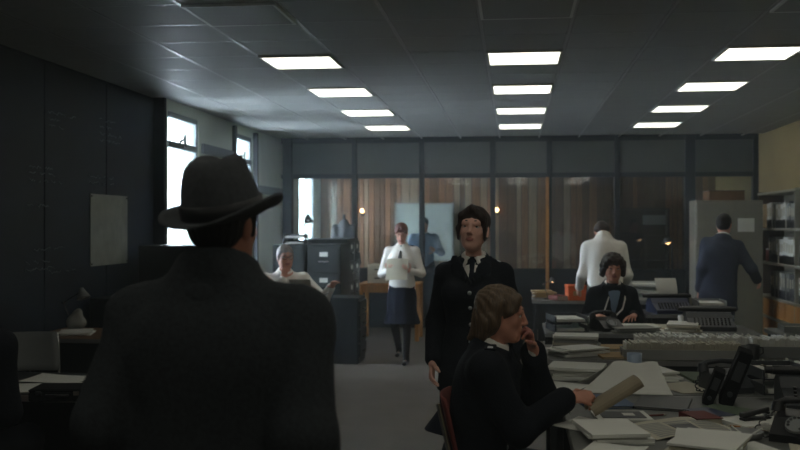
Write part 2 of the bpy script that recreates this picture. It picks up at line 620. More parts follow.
class Body:
    def __init__(s):
        s.p = []
        s.fine = []

    def _add(s, fn, lo, hi, k, sub, mid):
        s.p.append((fn, A(lo), A(hi), k, sub, mid))
        return s

    def cone(s, a, b, ra, rb, k=.02, sub=False, flat=None, ff=2.0, mid=0):
        a, b = A(a), A(b)
        ab = b - a
        L2 = ab @ ab + 1e-12
        fl = None if flat is None else unit(flat)

        def fn(X, Y, Z):
            x, y, z = X - a[0], Y - a[1], Z - a[2]
            t = np.clip((x * ab[0] + y * ab[1] + z * ab[2]) / L2, 0, 1)
            x, y, z = x - t * ab[0], y - t * ab[1], z - t * ab[2]
            d2 = x * x + y * y + z * z
            if fl is not None:
                q = x * fl[0] + y * fl[1] + z * fl[2]
                d2 = d2 + (ff * ff - 1) * q * q
            d = np.sqrt(d2) - (ra + (rb - ra) * t)
            return d / (1.0 if fl is None else math.sqrt(ff))
        r = max(ra, rb)
        return s._add(fn, np.minimum(a, b) - r, np.maximum(a, b) + r, k, sub, mid)

    def ell(s, c, r, R=None, k=.02, sub=False, mid=0):
        c, r = A(c), A(r)
        R = np.eye(3) if R is None else R

        def fn(X, Y, Z):
            x, y, z = X - c[0], Y - c[1], Z - c[2]
            u = (R[0, 0] * x + R[1, 0] * y + R[2, 0] * z) / r[0]
            v = (R[0, 1] * x + R[1, 1] * y + R[2, 1] * z) / r[1]
            w = (R[0, 2] * x + R[1, 2] * y + R[2, 2] * z) / r[2]
            k0 = np.sqrt(u * u + v * v + w * w) + 1e-9
            k1 = np.sqrt((u / r[0]) ** 2 + (v / r[1]) ** 2 + (w / r[2]) ** 2) + 1e-9
            return k0 * (k0 - 1) / k1
        e = max(r)
        return s._add(fn, c - e, c + e, k, sub, mid)

    def loft(s, o, R, secs, n=2.4, k=.03, sub=False, mid=0):
        """secs: (z, cx, cy, rx, ry) along local z"""
        o = A(o)
        S = np.array(secs, dtype=np.float64)
        zz = S[:, 0]

        def fn(X, Y, Z):
            x, y, z = X - o[0], Y - o[1], Z - o[2]
            u = R[0, 0] * x + R[1, 0] * y + R[2, 0] * z
            v = R[0, 1] * x + R[1, 1] * y + R[2, 1] * z
            w = R[0, 2] * x + R[1, 2] * y + R[2, 2] * z
            # smoothed interpolation
            f = lambda i: np.interp(w, zf, cols[i])
            cx, cy, rx, ry = f(0), f(1), f(2), f(3)
            q = (np.abs((u - cx) / rx) ** n + np.abs((v - cy) / ry) ** n) ** (1 / n)
            d = (q - 1) * np.minimum(rx, ry) * (.55 + .45 * np.clip(np.maximum(rx, ry) / np.minimum(rx, ry), 1, 1.0))
            dz = np.maximum(zz[0] - w, w - zz[-1])
            return np.where(dz > 0, np.sqrt(np.maximum(d, 0) ** 2 + dz ** 2), np.maximum(d, dz))
        zf = np.linspace(zz[0], zz[-1], 60)
        cols = []
        for i in range(1, 5):
            # Catmull-like smoothing of the section curve
            y = np.interp(zf, zz, S[:, i])
            for _ in range(6):
                y[1:-1] = .25 * y[:-2] + .5 * y[1:-1] + .25 * y[2:]
            cols.append(y)
        ext = max(np.max(np.abs(S[:, 1]) + S[:, 3]), np.max(np.abs(S[:, 2]) + S[:, 4]))
        cs = [o + R @ A((sx * ext, sy * ext, z)) for sx in (-1, 1) for sy in (-1, 1) for z in (zz[0], zz[-1])]
        return s._add(fn, np.min(cs, 0), np.max(cs, 0), k, sub, mid)

    def fnp(s, fn, lo, hi, k=.01, sub=True, mid=0):
        return s._add(fn, lo, hi, k, sub, mid)

    def mesh(s, name, mats, h=.010, warp=None, smooth_it=1):
        lo = np.min([p[1] for p in s.p if not p[4]], 0) - .02
        hi = np.max([p[2] for p in s.p if not p[4]], 0) + .02
        ax = []
        for d in range(3):
            c = [lo[d]]
            while c[-1] < hi[d] + h:
                st = h
                for (a, b, hf) in s.fine:
                    if a[d] - h <= c[-1] <= b[d]:
                        st = min(st, hf)
                c.append(c[-1] + st)
            ax.append(np.array(c))
        X, Y, Z = ax
        shp = (len(X), len(Y), len(Z))
        Fd = np.full(shp, 0.5, np.float32)
        Md = np.zeros(shp, np.int8)
        for fn, l, u, k, sub, mid in s.p:
            mg = k + 2.5 * h
            i0 = [max(0, int(np.searchsorted(ax[d], l[d] - mg)) - 1) for d in range(3)]
            i1 = [min(shp[d], int(np.searchsorted(ax[d], u[d] + mg)) + 1) for d in range(3)]
            if any(b <= a for a, b in zip(i0, i1)):
                continue
            sl = tuple(slice(a, b) for a, b in zip(i0, i1))
            d = fn(X[sl[0]][:, None, None], Y[sl[1]][None, :, None], Z[sl[2]][None, None, :])
            d = np.broadcast_to(d, Fd[sl].shape)
            f = Fd[sl]
            if sub:
                d = -d
                hh = np.clip(.5 - .5 * (f - d) / k, 0, 1)
                Fd[sl] = f * (1 - hh) + d * hh + k * hh * (1 - hh)
            else:
                if mid:
                    m_ = Md[sl]
                    m_[d < f + .0005] = mid
                hh = np.clip(.5 + .5 * (f - d) / k, 0, 1)
                Fd[sl] = f * (1 - hh) + d * hh - k * hh * (1 - hh)
        ins = Fd < 0
        c = np.zeros(tuple(n - 1 for n in shp), np.int8)
        sub8 = []
        for a in (0, 1):
            for b in (0, 1):
                for g in (0, 1):
                    sl = (slice(a, shp[0] - 1 + a), slice(b, shp[1] - 1 + b), slice(g, shp[2] - 1 + g))
                    c += ins[sl]
        act = np.argwhere((c > 0) & (c < 8))
        idx = np.full(c.shape, -1, np.int32)
        idx[act[:, 0], act[:, 1], act[:, 2]] = np.arange(len(act))
        pos = np.zeros((len(act), 3))
        cnt = np.zeros(len(act))
        corners = [(a, b, g) for a in (0, 1) for b in (0, 1) for g in (0, 1)]
        for p in corners:
            for d in range(3):
                if p[d] == 0:
                    q = list(p)
                    q[d] = 1
                    ia = act + A(p).astype(int)
                    ib = act + A(q).astype(int)
                    fa = Fd[ia[:, 0], ia[:, 1], ia[:, 2]]
                    fb = Fd[ib[:, 0], ib[:, 1], ib[:, 2]]
                    cr = (fa < 0) != (fb < 0)
                    t = np.where(cr, fa / np.where(np.abs(fa - fb) < 1e-9, 1, fa - fb), 0)
                    pa = np.stack([X[ia[:, 0]], Y[ia[:, 1]], Z[ia[:, 2]]], 1)
                    pb = np.stack([X[ib[:, 0]], Y[ib[:, 1]], Z[ib[:, 2]]], 1)
                    pos += np.where(cr[:, None], pa + (pb - pa) * t[:, None], 0)
                    cnt += cr
        pos /= np.maximum(cnt, 1)[:, None]
        faces = []
        for d in range(3):
            e1, e2 = (d + 1) % 3, (d + 2) % 3
            sa = [slice(0, n) for n in shp]
            sb = [slice(0, n) for n in shp]
            sa[d] = slice(0, shp[d] - 1)
            sb[d] = slice(1, shp[d])
            ia, ib = ins[tuple(sa)], ins[tuple(sb)]
            for flip, msk in ((False, ia & ~ib), (True, ~ia & ib)):
                e = np.argwhere(msk)
                ok = (e[:, e1] > 0) & (e[:, e2] > 0) & (e[:, e1] < shp[e1] - 1) & (e[:, e2] < shp[e2] - 1)
                e = e[ok]
                q = []
                for (o1, o2) in ((-1, -1), (0, -1), (0, 0), (-1, 0)):
                    ee = e.copy()
                    ee[:, e1] += o1
                    ee[:, e2] += o2
                    q.append(idx[ee[:, 0], ee[:, 1], ee[:, 2]])
                q = np.stack(q, 1)
                if flip:
                    q = q[:, ::-1]
                faces.append(q)
        faces = np.concatenate(faces)
        # a little relaxation removes grid terracing
        for _ in range(smooth_it):
            acc = np.zeros_like(pos)
            n_ = np.zeros(len(pos))
            for i in range(4):
                np.add.at(acc, faces[:, i], pos[faces[:, (i + 1) % 4]] + pos[faces[:, (i + 3) % 4]])
                np.add.at(n_, faces[:, i], 2)
            pos = .5 * pos + .5 * acc / np.maximum(n_, 1)[:, None]
        if warp is not None:
            nrm = np.zeros_like(pos)
            fn_ = np.cross(pos[faces[:, 2]] - pos[faces[:, 0]], pos[faces[:, 3]] - pos[faces[:, 1]])
            for i in range(4):
                np.add.at(nrm, faces[:, i], fn_)
            nrm /= (np.linalg.norm(nrm, axis=1)[:, None] + 1e-12)
            pos = pos + nrm * warp(pos)[:, None]
        me = bpy.data.meshes.new(name)
        me.vertices.add(len(pos))
        me.vertices.foreach_set('co', pos.astype(np.float32).ravel())
        nf = len(faces)
        me.loops.add(nf * 4)
        me.loops.foreach_set('vertex_index', faces.astype(np.int32).ravel())
        me.polygons.add(nf)
        me.polygons.foreach_set('loop_start', np.arange(nf, dtype=np.int32) * 4)
        me.polygons.foreach_set('loop_total', np.full(nf, 4, np.int32))
        me.polygons.foreach_set('use_smooth', np.ones(nf, bool))
        mats = mats if isinstance(mats, (list, tuple)) else [mats]
        for m in mats:
            me.materials.append(m)
        if len(mats) > 1:
            vm = Md[act[:, 0], act[:, 1], act[:, 2]]
            for p in corners[1:]:
                ia = act + A(p).astype(int)
                vm = np.maximum(vm, Md[ia[:, 0], ia[:, 1], ia[:, 2]])
            me.polygons.foreach_set('material_index', np.minimum(vm[faces[:, 0]], len(mats) - 1).astype(np.int32))
        me.update(calc_edges=True)
        me.validate()
        return me

    def build(s, name, mats, parent, h=.010, warp=None, smooth_it=1):
        o = bpy.data.objects.new(name, s.mesh(name, mats, h, warp, smooth_it))
        return link(o, parent)


def folds(amp, seed=0, fz=9.0, fx=14.0):
    r = np.random.RandomState(seed)
    ph = r.rand(9) * 6.28

    def w(p):
        x, y, z = p.T
        wx = x + .05 * np.sin(7 * z + ph[0]) + .03 * np.sin(13 * y + ph[1])
        wz = z + .06 * np.sin(6 * x + ph[2]) + .04 * np.sin(9 * y + ph[3])
        a = np.sin(fx * 2 * wx + 5 * wz + ph[4]) * np.sin(fz * wz + ph[5]) - .9 * (np.abs(np.sin(fx * 1.3 * wx + 14 * wz + 10 * y + ph[8])) ** .5 - .75)
        b = np.sin(fz * 3 * wz + 9 * wx + ph[6]) * np.sin(11 * wx + 8 * y + ph[7])
        return amp * (.6 * a + .5 * b)
    return w


def strands(amp, seed=0, f=95):
    r = np.random.RandomState(seed)
    ph = r.rand(6) * 6.28

    def w(p):
        x, y, z = p.T
        a = np.arctan2(y, x)
        return amp * (np.sin(f * .22 * a + 8 * np.sin(9 * z + ph[0]) + ph[1]) * .6 + np.sin(f * x + 30 * z + ph[2]) * .25 + np.sin(f * y + 24 * z + ph[3]) * .35)
    return w


def curls(amp, seed=0, f=130):
    r = np.random.RandomState(seed)
    ph = r.rand(6) * 6.28

    def w(p):
        x, y, z = p.T
        return amp * (np.sin(f * x + ph[0]) * np.sin(f * y + ph[1]) + np.sin(f * z + ph[2]) * np.sin(f * .8 * x + ph[3]) + np.sin(f * .9 * y + ph[4]) * np.sin(f * .7 * z))
    return w


def ik(a, b, l1, l2, pole):
    """mid joint between a and b, bending towards pole"""
    a, b = A(a), A(b)
    d = b - a
    L = np.linalg.norm(d)
    mx = (l1 + l2) * .995
    if L > mx:
        b = a + d / L * mx
        d = b - a
        L = mx
    u = d / L
    x = (l1 * l1 - l2 * l2 + L * L) / (2 * L)
    hgt = math.sqrt(max(0, l1 * l1 - x * x))
    p = A(pole)
    p = unit(p - u * (p @ u))
    return a + u * x + p * hgt, b


def head_rot(yaw=0, pitch=0, roll=0):
    """yaw>0 turns to the left, pitch>0 looks up, roll>0 tips to the right shoulder"""
    R = Matrix.Rotation(yaw, 3, 'Z') @ Matrix.Rotation(pitch, 3, 'X') @ Matrix.Rotation(roll, 3, 'Y')
    return np.array(R)


def frame_from(up, right):
    z = unit(up)
    x = A(right)
    x = unit(x - z * (x @ z))
    y = np.cross(z, x)
    return np.stack([x, y, z], 1)


def add_hand(B, w, d, n, thumb, curl=.4, s=1.0, spread=1.0, pinch=0.0, grow=0.0):
    """w wrist, d pointing direction, n the way the palm faces, thumb: side vector"""
    w, d, n = A(w), unit(d), A(n)
    n = unit(n - d * (n @ d))
    t = np.cross(n, d)
    if t @ A(thumb) < 0:
        t = -t
    B.cone(w - d * .03 * s, w + d * .02 * s, .026 * s + grow, .024 * s + grow, k=.02, flat=n, ff=1.3)
    B.cone(w + d * .022 * s, w + d * .080 * s, .027 * s, .036 * s, k=.014, flat=n, ff=2.3)
    ln = (.070, .079, .073, .058)
    for i in range(4):
        off = (.0300 - .0205 * i) * spread
        p = w + d * (.084 - .006 * abs(i - 1)) * s + t * off * s
        ang = 0.0
        base_d = unit(d + t * (.14 - .09 * i) * spread)
        for seg, (fr, da) in enumerate(((.44, .55), (.31, .85), (.25, .55))):
            ang += da * (curl + pinch * (i < 1) + .05 * i)
            dd = base_d * math.cos(ang) + n * math.sin(ang)
            q = p + dd * ln[i] * fr * s
            B.cone(p, q, (.0088 - .0008 * seg) * s, (.0082 - .0009 * seg) * s, k=.004)
            p = q
    p = w + d * .028 * s + t * .024 * s + n * .006 * s
    for seg, (l, dv) in enumerate(((.042, d * .55 + t * .75 + n * .35), (.032, d * .8 + t * .45 + n * (.4 + curl * .4)), (.026, d * .95 + t * .1 + n * (.45 + curl * .5)))):
        q = p + unit(dv) * l * s
        B.cone(p, q, (.0125 - .0015 * seg) * s, (.011 - .0015 * seg) * s, k=.007)
        p = q
    ext = .2 * s
    c = w + d * .08 * s
    B.fine.append((c - ext * .6, c + ext * .6, B.hand_h))


def add_head(B, hc, R, s=1.0, fem=False):
    def P(x, y, z):
        return A(hc) + R @ A((x, y, z)) * s
    e = lambda c, r, **k: B.ell(P(*c), A(r) * s, R=R, **k)
    e((0, -.014, .036), (.073, .094, .080), k=.02)
    fw = .9 if fem else 1.0
    e((0, .022, -.028), (.058 * fw, .068, .080), k=.03)
    B.cone(P(0, .026, -.060), P(0, .066, -.092), (.050 if not fem else .043) * s, (.022 if not fem else .019) * s, k=.03)
    for q in (-1, 1):
        B.cone(P(q * (.036 if fem else .045), -.005, -.045), P(q * (.014 if fem else .024), .055, -.090), .020 * s, (.014 if fem else .018) * s, k=.03)
        e((q * (.030 if fem else .036), .052 if fem else .056, -.018), (.022, .018, .022), k=.025)
        e((q * .031, .094, .009), (.0165, .016, .0095), k=.008, sub=True)
        e((q * .073, -.012, -.004), (.009, .019, .032), k=.008)
        e((q * .0105, .097, -.030), (.0075, .010, .0065), k=.006)
        B.cone(P(q * .019, .0795, .0185), P(q * .043, .0735, .0175), .0068 * s, .0062 * s, k=.006)
    B.cone(P(-.034, .076, .030), P(.034, .076, .030), .0125 * s, .0125 * s, k=.018)
    B.cone(P(0, .086, .020), P(0, .108, -.024), .0075 * s, .0105 * s, k=.010)
    e((0, .081 if not fem else .078, -.058), (.024 * fw, .013, .016), k=.014)
    e((0, .0915 if not fem else .089, -.0570), (.0180, .0070, .0034), k=.004, mid=1)
    e((0, .0905 if not fem else .088, -.0640), (.0150, .0075, .0044), k=.004, mid=1)
    B.fine.append((P(0, 0, 0) - .14 * s, P(0, 0, 0) + .14 * s, B.head_h))


def eyes(par, hc, R, s=1.0, brow=None, iris=M_IRIS):
    for q in (-1, 1):
        c = A(hc) + R @ A((q * .031, .0715, .009)) * s
        m = MB()
        Rm = Matrix(R.tolist()) @ rotx(-PI2)
        prof = [(.0132 * math.sin(a), .0132 * math.cos(a)) for a in [PI * i / 10 for i in range(11)]]
        m.lathe([(max(r, .0001), z) for r, z in prof], 14, c, Rm)
        eb = m.build('eye', M_EYE, par)
        c2 = A(hc) + R @ A((q * .031, .0848, .009)) * s
        MB().lathe([(.0001, .0012), (.0035, .0009), (.0058, -.0005), (.0058, -.003)], 12, c2, Rm).build('iris', iris, eb)
        # upper lid line
        pts = [A(hc) + R @ A((q * x_, y_, z_)) * s for x_, y_, z_ in ((.018, .0805, .0105), (.025, .0855, .0140), (.033, .0850, .0140), (.043, .0765, .0105))]
        MB().tube(pts, .0018 * s, 6).build('eyelid', brow or M_HDARK, par)
        if brow:
            pts = [A(hc) + R @ A((q * x_, y_, z_)) * s for x_, y_, z_ in ((.013, .0895, .034), (.026, .0905, .0375), (.040, .081, .035), (.050, .069, .027))]
            MB().tube(pts, [.0035 * s, .0042 * s, .0036 * s, .0018 * s], 6).build('eyebrow', brow, par)


def tsecs(fem=False, e=0.0, lo=-.10, hem=None):
    """torso sections around the spine line, e = cloth thickness; heights for a 0.50 m spine"""
    if fem:
        S = [(-.12, .160, .115), (-.04, .168, .122), (.05, .150, .108), (.14, .128, .094), (.24, .140, .108), (.33, .156, .118), (.40, .146, .098), (.455, .100, .074), (.50, .060, .056)]
        cy = {.24: .012, .33: .018, .40: .006}
    else:
        S = [(-.12, .155, .115), (-.04, .166, .122), (.05, .158, .114), (.14, .150, .108), (.26, .168, .120), (.36, .180, .120), (.42, .164, .104), (.465, .112, .080), (.505, .066, .062)]
        cy = {.26: .008, .36: .006}
    out = []
    for z, rx, ry in S:
        if z < lo - 1e-6:
            continue
        out.append((z, 0, cy.get(z, 0), rx + e, ry + e))
    if hem is not None:
        out = [(hem[0], 0, hem[3] if len(hem) > 3 else 0, hem[1], hem[2])] + [q for q in out if q[0] > hem[0] + .03]
    return out


class Human:
    """local frame: facing +Y, right hand +X"""

    def __init__(s, name, label, loc, rz, scale=1.0, fem=False, h=.011, head_h=.0055, hand_h=.0055,
                 pel=(0, 0, .95), nb=(0, 0, 1.45), sh_w=None, twist=0.0, shrug=0.0,
                 head=(0, 0, 0), head_off=(0, .035, .155), hs=1.0,
                 wr=None, wl=None, er=(.3, -1, -.2), el=(-.3, -1, -.2),
                 ar=(.09, 0, .085), al=(-.09, 0, .085), kr=(.05, 1, 0), kl=(-.05, 1, 0), group=None):
        s.t = thing(name, label, 'person', loc, rz, group)
        s.t.scale = (scale,) * 3
        s.fem, s.h, s.head_h, s.hand_h = fem, h, head_h, hand_h
        s.pel, s.nb = A(pel), A(nb)
        c, sn = math.cos(twist), math.sin(twist)
        s.rx = A((c, sn, 0))
        s.R = frame_from(s.nb - s.pel, s.rx)
        s.rx = s.R[:, 0]
        s.fwd, s.up = s.R[:, 1], s.R[:, 2]
        sw = sh_w or (.165 if fem else .185)
        s.sh_r = s.nb + s.rx * sw - s.up * (.072 - shrug)
        s.sh_l = s.nb - s.rx * sw - s.up * (.072 - shrug)
        s.HR = head_rot(*head)
        s.hc = s.nb + A(head_off)
        s.hs = hs
        wr = A(wr) if wr is not None else s.sh_r + A((.08, .02, -.52))
        wl = A(wl) if wl is not None else s.sh_l + A((-.08, .02, -.52))
        s.e_r, s.w_r = ik(s.sh_r, wr, .285, .255, er)
        s.e_l, s.w_l = ik(s.sh_l, wl, .285, .255, el)
        s.hip_r = s.pel + s.rx * .088 - A((0, 0, .03))
        s.hip_l = s.pel - s.rx * .088 - A((0, 0, .03))
        s.k_r, s.a_r = ik(s.hip_r, ar, .43, .42, kr)
        s.k_l, s.a_l = ik(s.hip_l, al, .43, .42, kl)

    def body(s, skin, hands=((None, None, None, .4), (None, None, None, .4)), name='body'):
        B = Body()
        B.head_h, B.hand_h = s.head_h, s.hand_h
        B.loft(s.pel, s.R, tsecs(s.fem, -.012))
        for sh, el, wr in ((s.sh_r, s.e_r, s.w_r), (s.sh_l, s.e_l, s.w_l)):
            B.cone(s.nb - s.up * .05, sh, .052, .052, k=.04)
            B.cone(sh, el, .048, .040, k=.03)
            B.cone(el, wr, .038, .026, k=.02)
        for hp, kn, an in ((s.hip_r, s.k_r, s.a_r), (s.hip_l, s.k_l, s.a_l)):
            B.cone(hp, kn, .078, .052, k=.03)
            B.cone(kn, an, .050, .036, k=.03)
            f = A((0, 1, 0))
            B.cone(an + A((0, -.02, -.04)), an + f * .12 + A((0, 0, -.058)), .030, .022, k=.02)
        B.cone(s.nb - s.up * .03, s.hc + s.HR @ A((0, -.022, -.055)) * s.hs, .056 if not s.fem else .045, .052 if not s.fem else .041, k=.025)
        add_head(B, s.hc, s.HR, s.hs, s.fem)
        for side, (hd, hn, th, cu) in zip((0, 1), hands):
            w = s.w_r if side == 0 else s.w_l
            el = s.e_r if side == 0 else s.e_l
            d = unit(w - el) if hd is None else unit(hd)
            n = (-s.rx if side == 0 else s.rx) if hn is None else hn
            t = s.fwd if th is None else th
            add_hand(B, w, d, n, t, cu)
        return B.build(name, [skin, M_LIP], s.t, s.h, smooth_it=1)

    def top(s, name, m, e=.012, hem=(-.16, .178, .135), vneck=None, cuff=.92, sl=(.066, .056, .044), lapel=False, fold=.006, seed=0, pad=.0, collar=None, parent=None, h=None, extra=None):
        B = Body()
        B.head_h = B.hand_h = .01
        B.loft(s.pel, s.R, tsecs(s.fem, e, hem=hem), k=.03)
        if s.fem:
            for q in (-1, 1):
                B.ell(s.pel + s.R @ A((q * .062, .095, .315)), (.062 + e, .050 + e, .060), R=s.R, k=.05)
        for sh, el, wr in ((s.sh_r, s.e_r, s.w_r), (s.sh_l, s.e_l, s.w_l)):
            B.cone(s.nb - s.up * .050, sh + s.up * pad, .046 + e, sl[0] - .004, k=.045)
            B.cone(sh, el, sl[0], sl[1], k=.035)
            B.cone(el, el + (wr - el) * cuff, sl[1], sl[2], k=.025)
        if collar:
            r, hgt, rr = collar          # ring radius, rise above the neck base, roll radius
            cpos = s.nb + s.up * hgt
            n_ = 14
            for i in range(n_):
                a0, a1 = 2 * PI * i / n_, 2 * PI * (i + 1) / n_
                if vneck and (abs((a0 + a1) / 2 - PI2) < .42):
                    continue
                p = [cpos + s.R @ A((r * math.cos(a), r * .92 * math.sin(a) + .004, -.030 * math.sin(a))) for a in (a0, a1)]
                B.cone(p[0], p[1], rr, rr, k=.02)
                B.cone(p[0] - s.up * .035, p[1] - s.up * .035, rr * 1.25, rr * 1.25, k=.03)
        if vneck:
            zv, half, dep = vneck       # bottom of the V above the pelvis, half width at neck, depth from the chest
            o, R = s.pel, s.R
            sl_ = half / (.50 - zv)

            def fn(X, Y, Z):
                x, y, z = X - o[0], Y - o[1], Z - o[2]
                u = R[0, 0] * x + R[1, 0] * y + R[2, 0] * z
                v = R[0, 1] * x + R[1, 1] * y + R[2, 1] * z
                w = R[0, 2] * x + R[1, 2] * y + R[2, 2] * z
                return np.maximum((np.abs(u) - (w - zv) * sl_) / math.sqrt(1 + sl_ * sl_), dep - v)
            c = s.pel + s.R @ A((0, .1, .4))
            B.fnp(fn, c - .3, c + .3, k=.006)
        if lapel:
            zv, half, dep = vneck
            for q in (-1, 1):
                for (t0, t1, w0, w1) in ((.0, .62, .012, .042), (.62, 1.0, .042, .030)):
                    def pt(t, off):
                        z = zv + (.50 - zv) * t
                        x = q * (half * t + off)
                        y = .128 + e - .060 * max(0, (t - .45)) / .55 - .05 * abs(x) if not s.fem else .150 + e - .085 * max(0, (t - .4)) / .6 - .05 * abs(x)
                        return s.pel + s.R @ A((x, y, z))
                    B.cone(pt(t0, w0 * .7), pt(t1, w1 * .7), w0, w1, k=.006, flat=s.R @ A((q * .35, 1, .1)), ff=5.0)
        if extra:
            extra(B, s)
        return B.build(name, m, parent or s.t, h or s.h, folds(fold, seed))

    def skirt(s, name, m, length=.52, hem=(.20, .16), seed=3):
        B = Body()
        B.head_h = B.hand_h = .01
        z0 = -length
        B.loft(s.pel, np.eye(3), [(z0, 0, .01, hem[0], hem[1]), (-.30, 0, .005, .185, .145), (-.12, 0, 0, .182, .135), (0, 0, 0, .160, .118), (.10, 0, 0, .142, .108)], k=.02)
        return B.build(name, m, s.t, s.h, folds(.006, seed, 4, 18))

    def trousers(s, name, m, seed=5, flare=.0):
        B = Body()
        B.head_h = B.hand_h = .01
        B.loft(s.pel, s.R, [(-.12, 0, -.005, .165, .125), (-.04, 0, 0, .176, .132), (.08, 0, 0, .165, .122)], k=.03)
        for hp, kn, an in ((s.hip_r, s.k_r, s.a_r), (s.hip_l, s.k_l, s.a_l)):
            B.cone(hp, kn, .094, .070, k=.04)
            B.cone(kn, kn + (an - kn) * .96, .070, .060 + flare, k=.03)
        return B.build(name, m, s.t, s.h, folds(.005, seed))

    def shoes(s, m, heel=0.0):
        for an in (s.a_r, s.a_l):
            B = Body()
            B.head_h = B.hand_h = .01
            g = an[2] - .085
            B.cone(an + A((0, -.035, -.050)), an + A((0, .14, -.056)), .034, .030, k=.02, flat=(0, 0, 1), ff=1.15)
            B.cone(an + A((0, -.02, -.03)), an + A((0, .0, -.01)), .040, .042, k=.02)
            B.build('shoe', m, s.t, s.h)

    def shirt_front(s, m=M_SHIRT, tie=M_NAVY, z_end=.20, y=.118, rise=.022):
        """collar points and tie"""
        R, o = s.R, s.pel
        P = lambda x, y_, z: V((o + R @ A((x, y_, z))).tolist())
        B = Body()
        B.head_h = B.hand_h = .01
        n_ = 14
        r = .064 if not s.fem else .055
        cpos = s.nb + s.up * rise
        for i in range(n_):
            a0, a1 = 2 * PI * i / n_, 2 * PI * (i + 1) / n_
            if abs((a0 + a1) / 2 - PI2) < .15:
                continue
            p = [cpos + R @ A((r * math.cos(a), r * .95 * math.sin(a) + .006, -.020 * math.sin(a))) for a in (a0, a1)]
            B.cone(p[0], p[1], .011, .011, k=.012)
            B.cone(p[0] - s.up * .022, p[1] - s.up * .022, .014, .014, k=.014)
        for q in (-1, 1):
            a = cpos + R @ A((q * .030, r * .95 + .004, -.016))
            b = cpos + R @ A((q * .050, r * .95 + .022, -.066))
            B.cone(a, b, .014, .005, k=.008)
        B.build('shirt_collar', m, s.t, .006)
        if tie:
            T = Body()
            T.head_h = T.hand_h = .01
            L = np.linalg.norm(s.nb - s.pel)
            k0 = cpos + R @ A((0, r * .95 + .016, -.034))
            T.cone(k0, k0 + R @ A((0, .006, -.030)), .017, .012, k=.01, flat=s.fwd, ff=1.5)
            z1 = L - .085
            T.cone(k0 + R @ A((0, .004, -.03)), s.pel + R @ A((0, y + (.020 if s.fem else .010), .34)), .014, .026, k=.008, flat=s.fwd, ff=2.6)
            T.cone(s.pel + R @ A((0, y + (.020 if s.fem else .010), .34)), s.pel + R @ A((0, y + .006, z_end)), .026, .032, k=.008, flat=s.fwd, ff=2.6)
            T.build('tie', tie, s.t, .006)


def hair(H, m, kind, h=.006):
    B = Body()
    B.head_h = B.hand_h = .01
    hc, R, s = H.hc, H.HR, H.hs

    def P(x, y, z):
        return A(hc) + R @ A((x, y, z)) * s
    e = lambda c, r, **k: B.ell(P(*c), A(r) * s, R=R, **k)
    c_ = lambda a, b, ra, rb, **k: B.cone(P(*a), P(*b), ra * s, rb * s, **k)
    warp = strands(.0022, 4)
    if kind == 'short':
        e((0, -.020, .046), (.080, .098, .082))
        e((0, -.050, -.005), (.072, .062, .066), k=.03)
        e((0, .100, -.040), (.062, .080, .085), k=.012, sub=True)
        for q in (-1, 1):
            e((q * .085, .028, -.035), (.035, .040, .052), k=.012, sub=True)
            c_((q * .074, .018, .03), (q * .073, .016, -.022), .010, .008, k=.012)
    elif kind == 'long':       # seventies collar length, swept over the ears with a fringe
        e((0, -.022, .046), (.088, .104, .087))
        e((0, -.058, -.020), (.082, .062, .085), k=.03)
        c_((0, -.070, -.050), (0, -.098, -.095), .060, .034, k=.04)
        c_((0, -.095, -.09), (0, -.130, -.118), .036, .014, k=.02)
        for q in (-1, 1):
            c_((q * .076, -.012, .050), (q * .078, -.040, -.045), .024, .020, k=.02)
            c_((q * .070, -.040, -.03), (q * .058, -.070, -.100), .034, .020, k=.03)
            c_((q * .045, .060, .078), (q * .072, .040, .022), .022, .014, k=.02)
        e((0, .105, -.035), (.058, .072, .088), k=.012, sub=True)
        warp = strands(.003, 5, 120)
    elif kind == 'tied':       # centre parting swept back with loose sides and fringe
        e((0, -.020, .046), (.083, .102, .083))
        e((0, -.060, -.005), (.070, .056, .068), k=.03)
        e((0, .118, -.030), (.049, .078, .085), k=.010, sub=True)
        for q in (-1, 1):
            c_((q * .006, .078, .098), (q * .050, .070, .062), .020, .017, k=.018)
            c_((q * .050, .070, .062), (q * .070, .046, .000), .017, .012, k=.015)
            c_((q * .070, .046, .000), (q * .068, .036, -.055), .011, .006, k=.012)
        c_((0, -.10, .01), (0, -.120, -.02), .034, .026, k=.02)
        warp = strands(.0025, 6, 110)
    elif kind == 'bun':
        e((0, -.020, .046), (.082, .102, .084))
        e((0, -.060, -.010), (.068, .055, .062), k=.03)
        e((0, .112, -.036), (.055, .078, .085), k=.012, sub=True)
        for q in (-1, 1):
            c_((q * .02, .075, .092), (q * .068, .045, .030), .018, .014, k=.015)
        e((0, -.118, .03), (.036, .034, .036), k=.015)
    elif kind == 'curly':
        e((0, -.020, .052), (.100, .112, .095))
        for q in (-1, 1):
            c_((q * .085, -.005, .040), (q * .090, -.020, -.050), .034, .030, k=.03)
            c_((q * .05, .070, .085), (q * .08, .045, .035), .026, .022, k=.02)
        c_((0, -.07, -.02), (0, -.07, -.09), .060, .045, k=.04)
        e((0, .108, -.040), (.056, .078, .082), k=.012, sub=True)
        warp = curls(.004, 2)
    return B.build('hair', m, H.t, h, warp)


def bvh_of(o):
    from mathutils.bvhtree import BVHTree
    me = o.data
    return BVHTree.FromPolygons([v.co[:] for v in me.vertices], [tuple(p.vertices) for p in me.polygons])


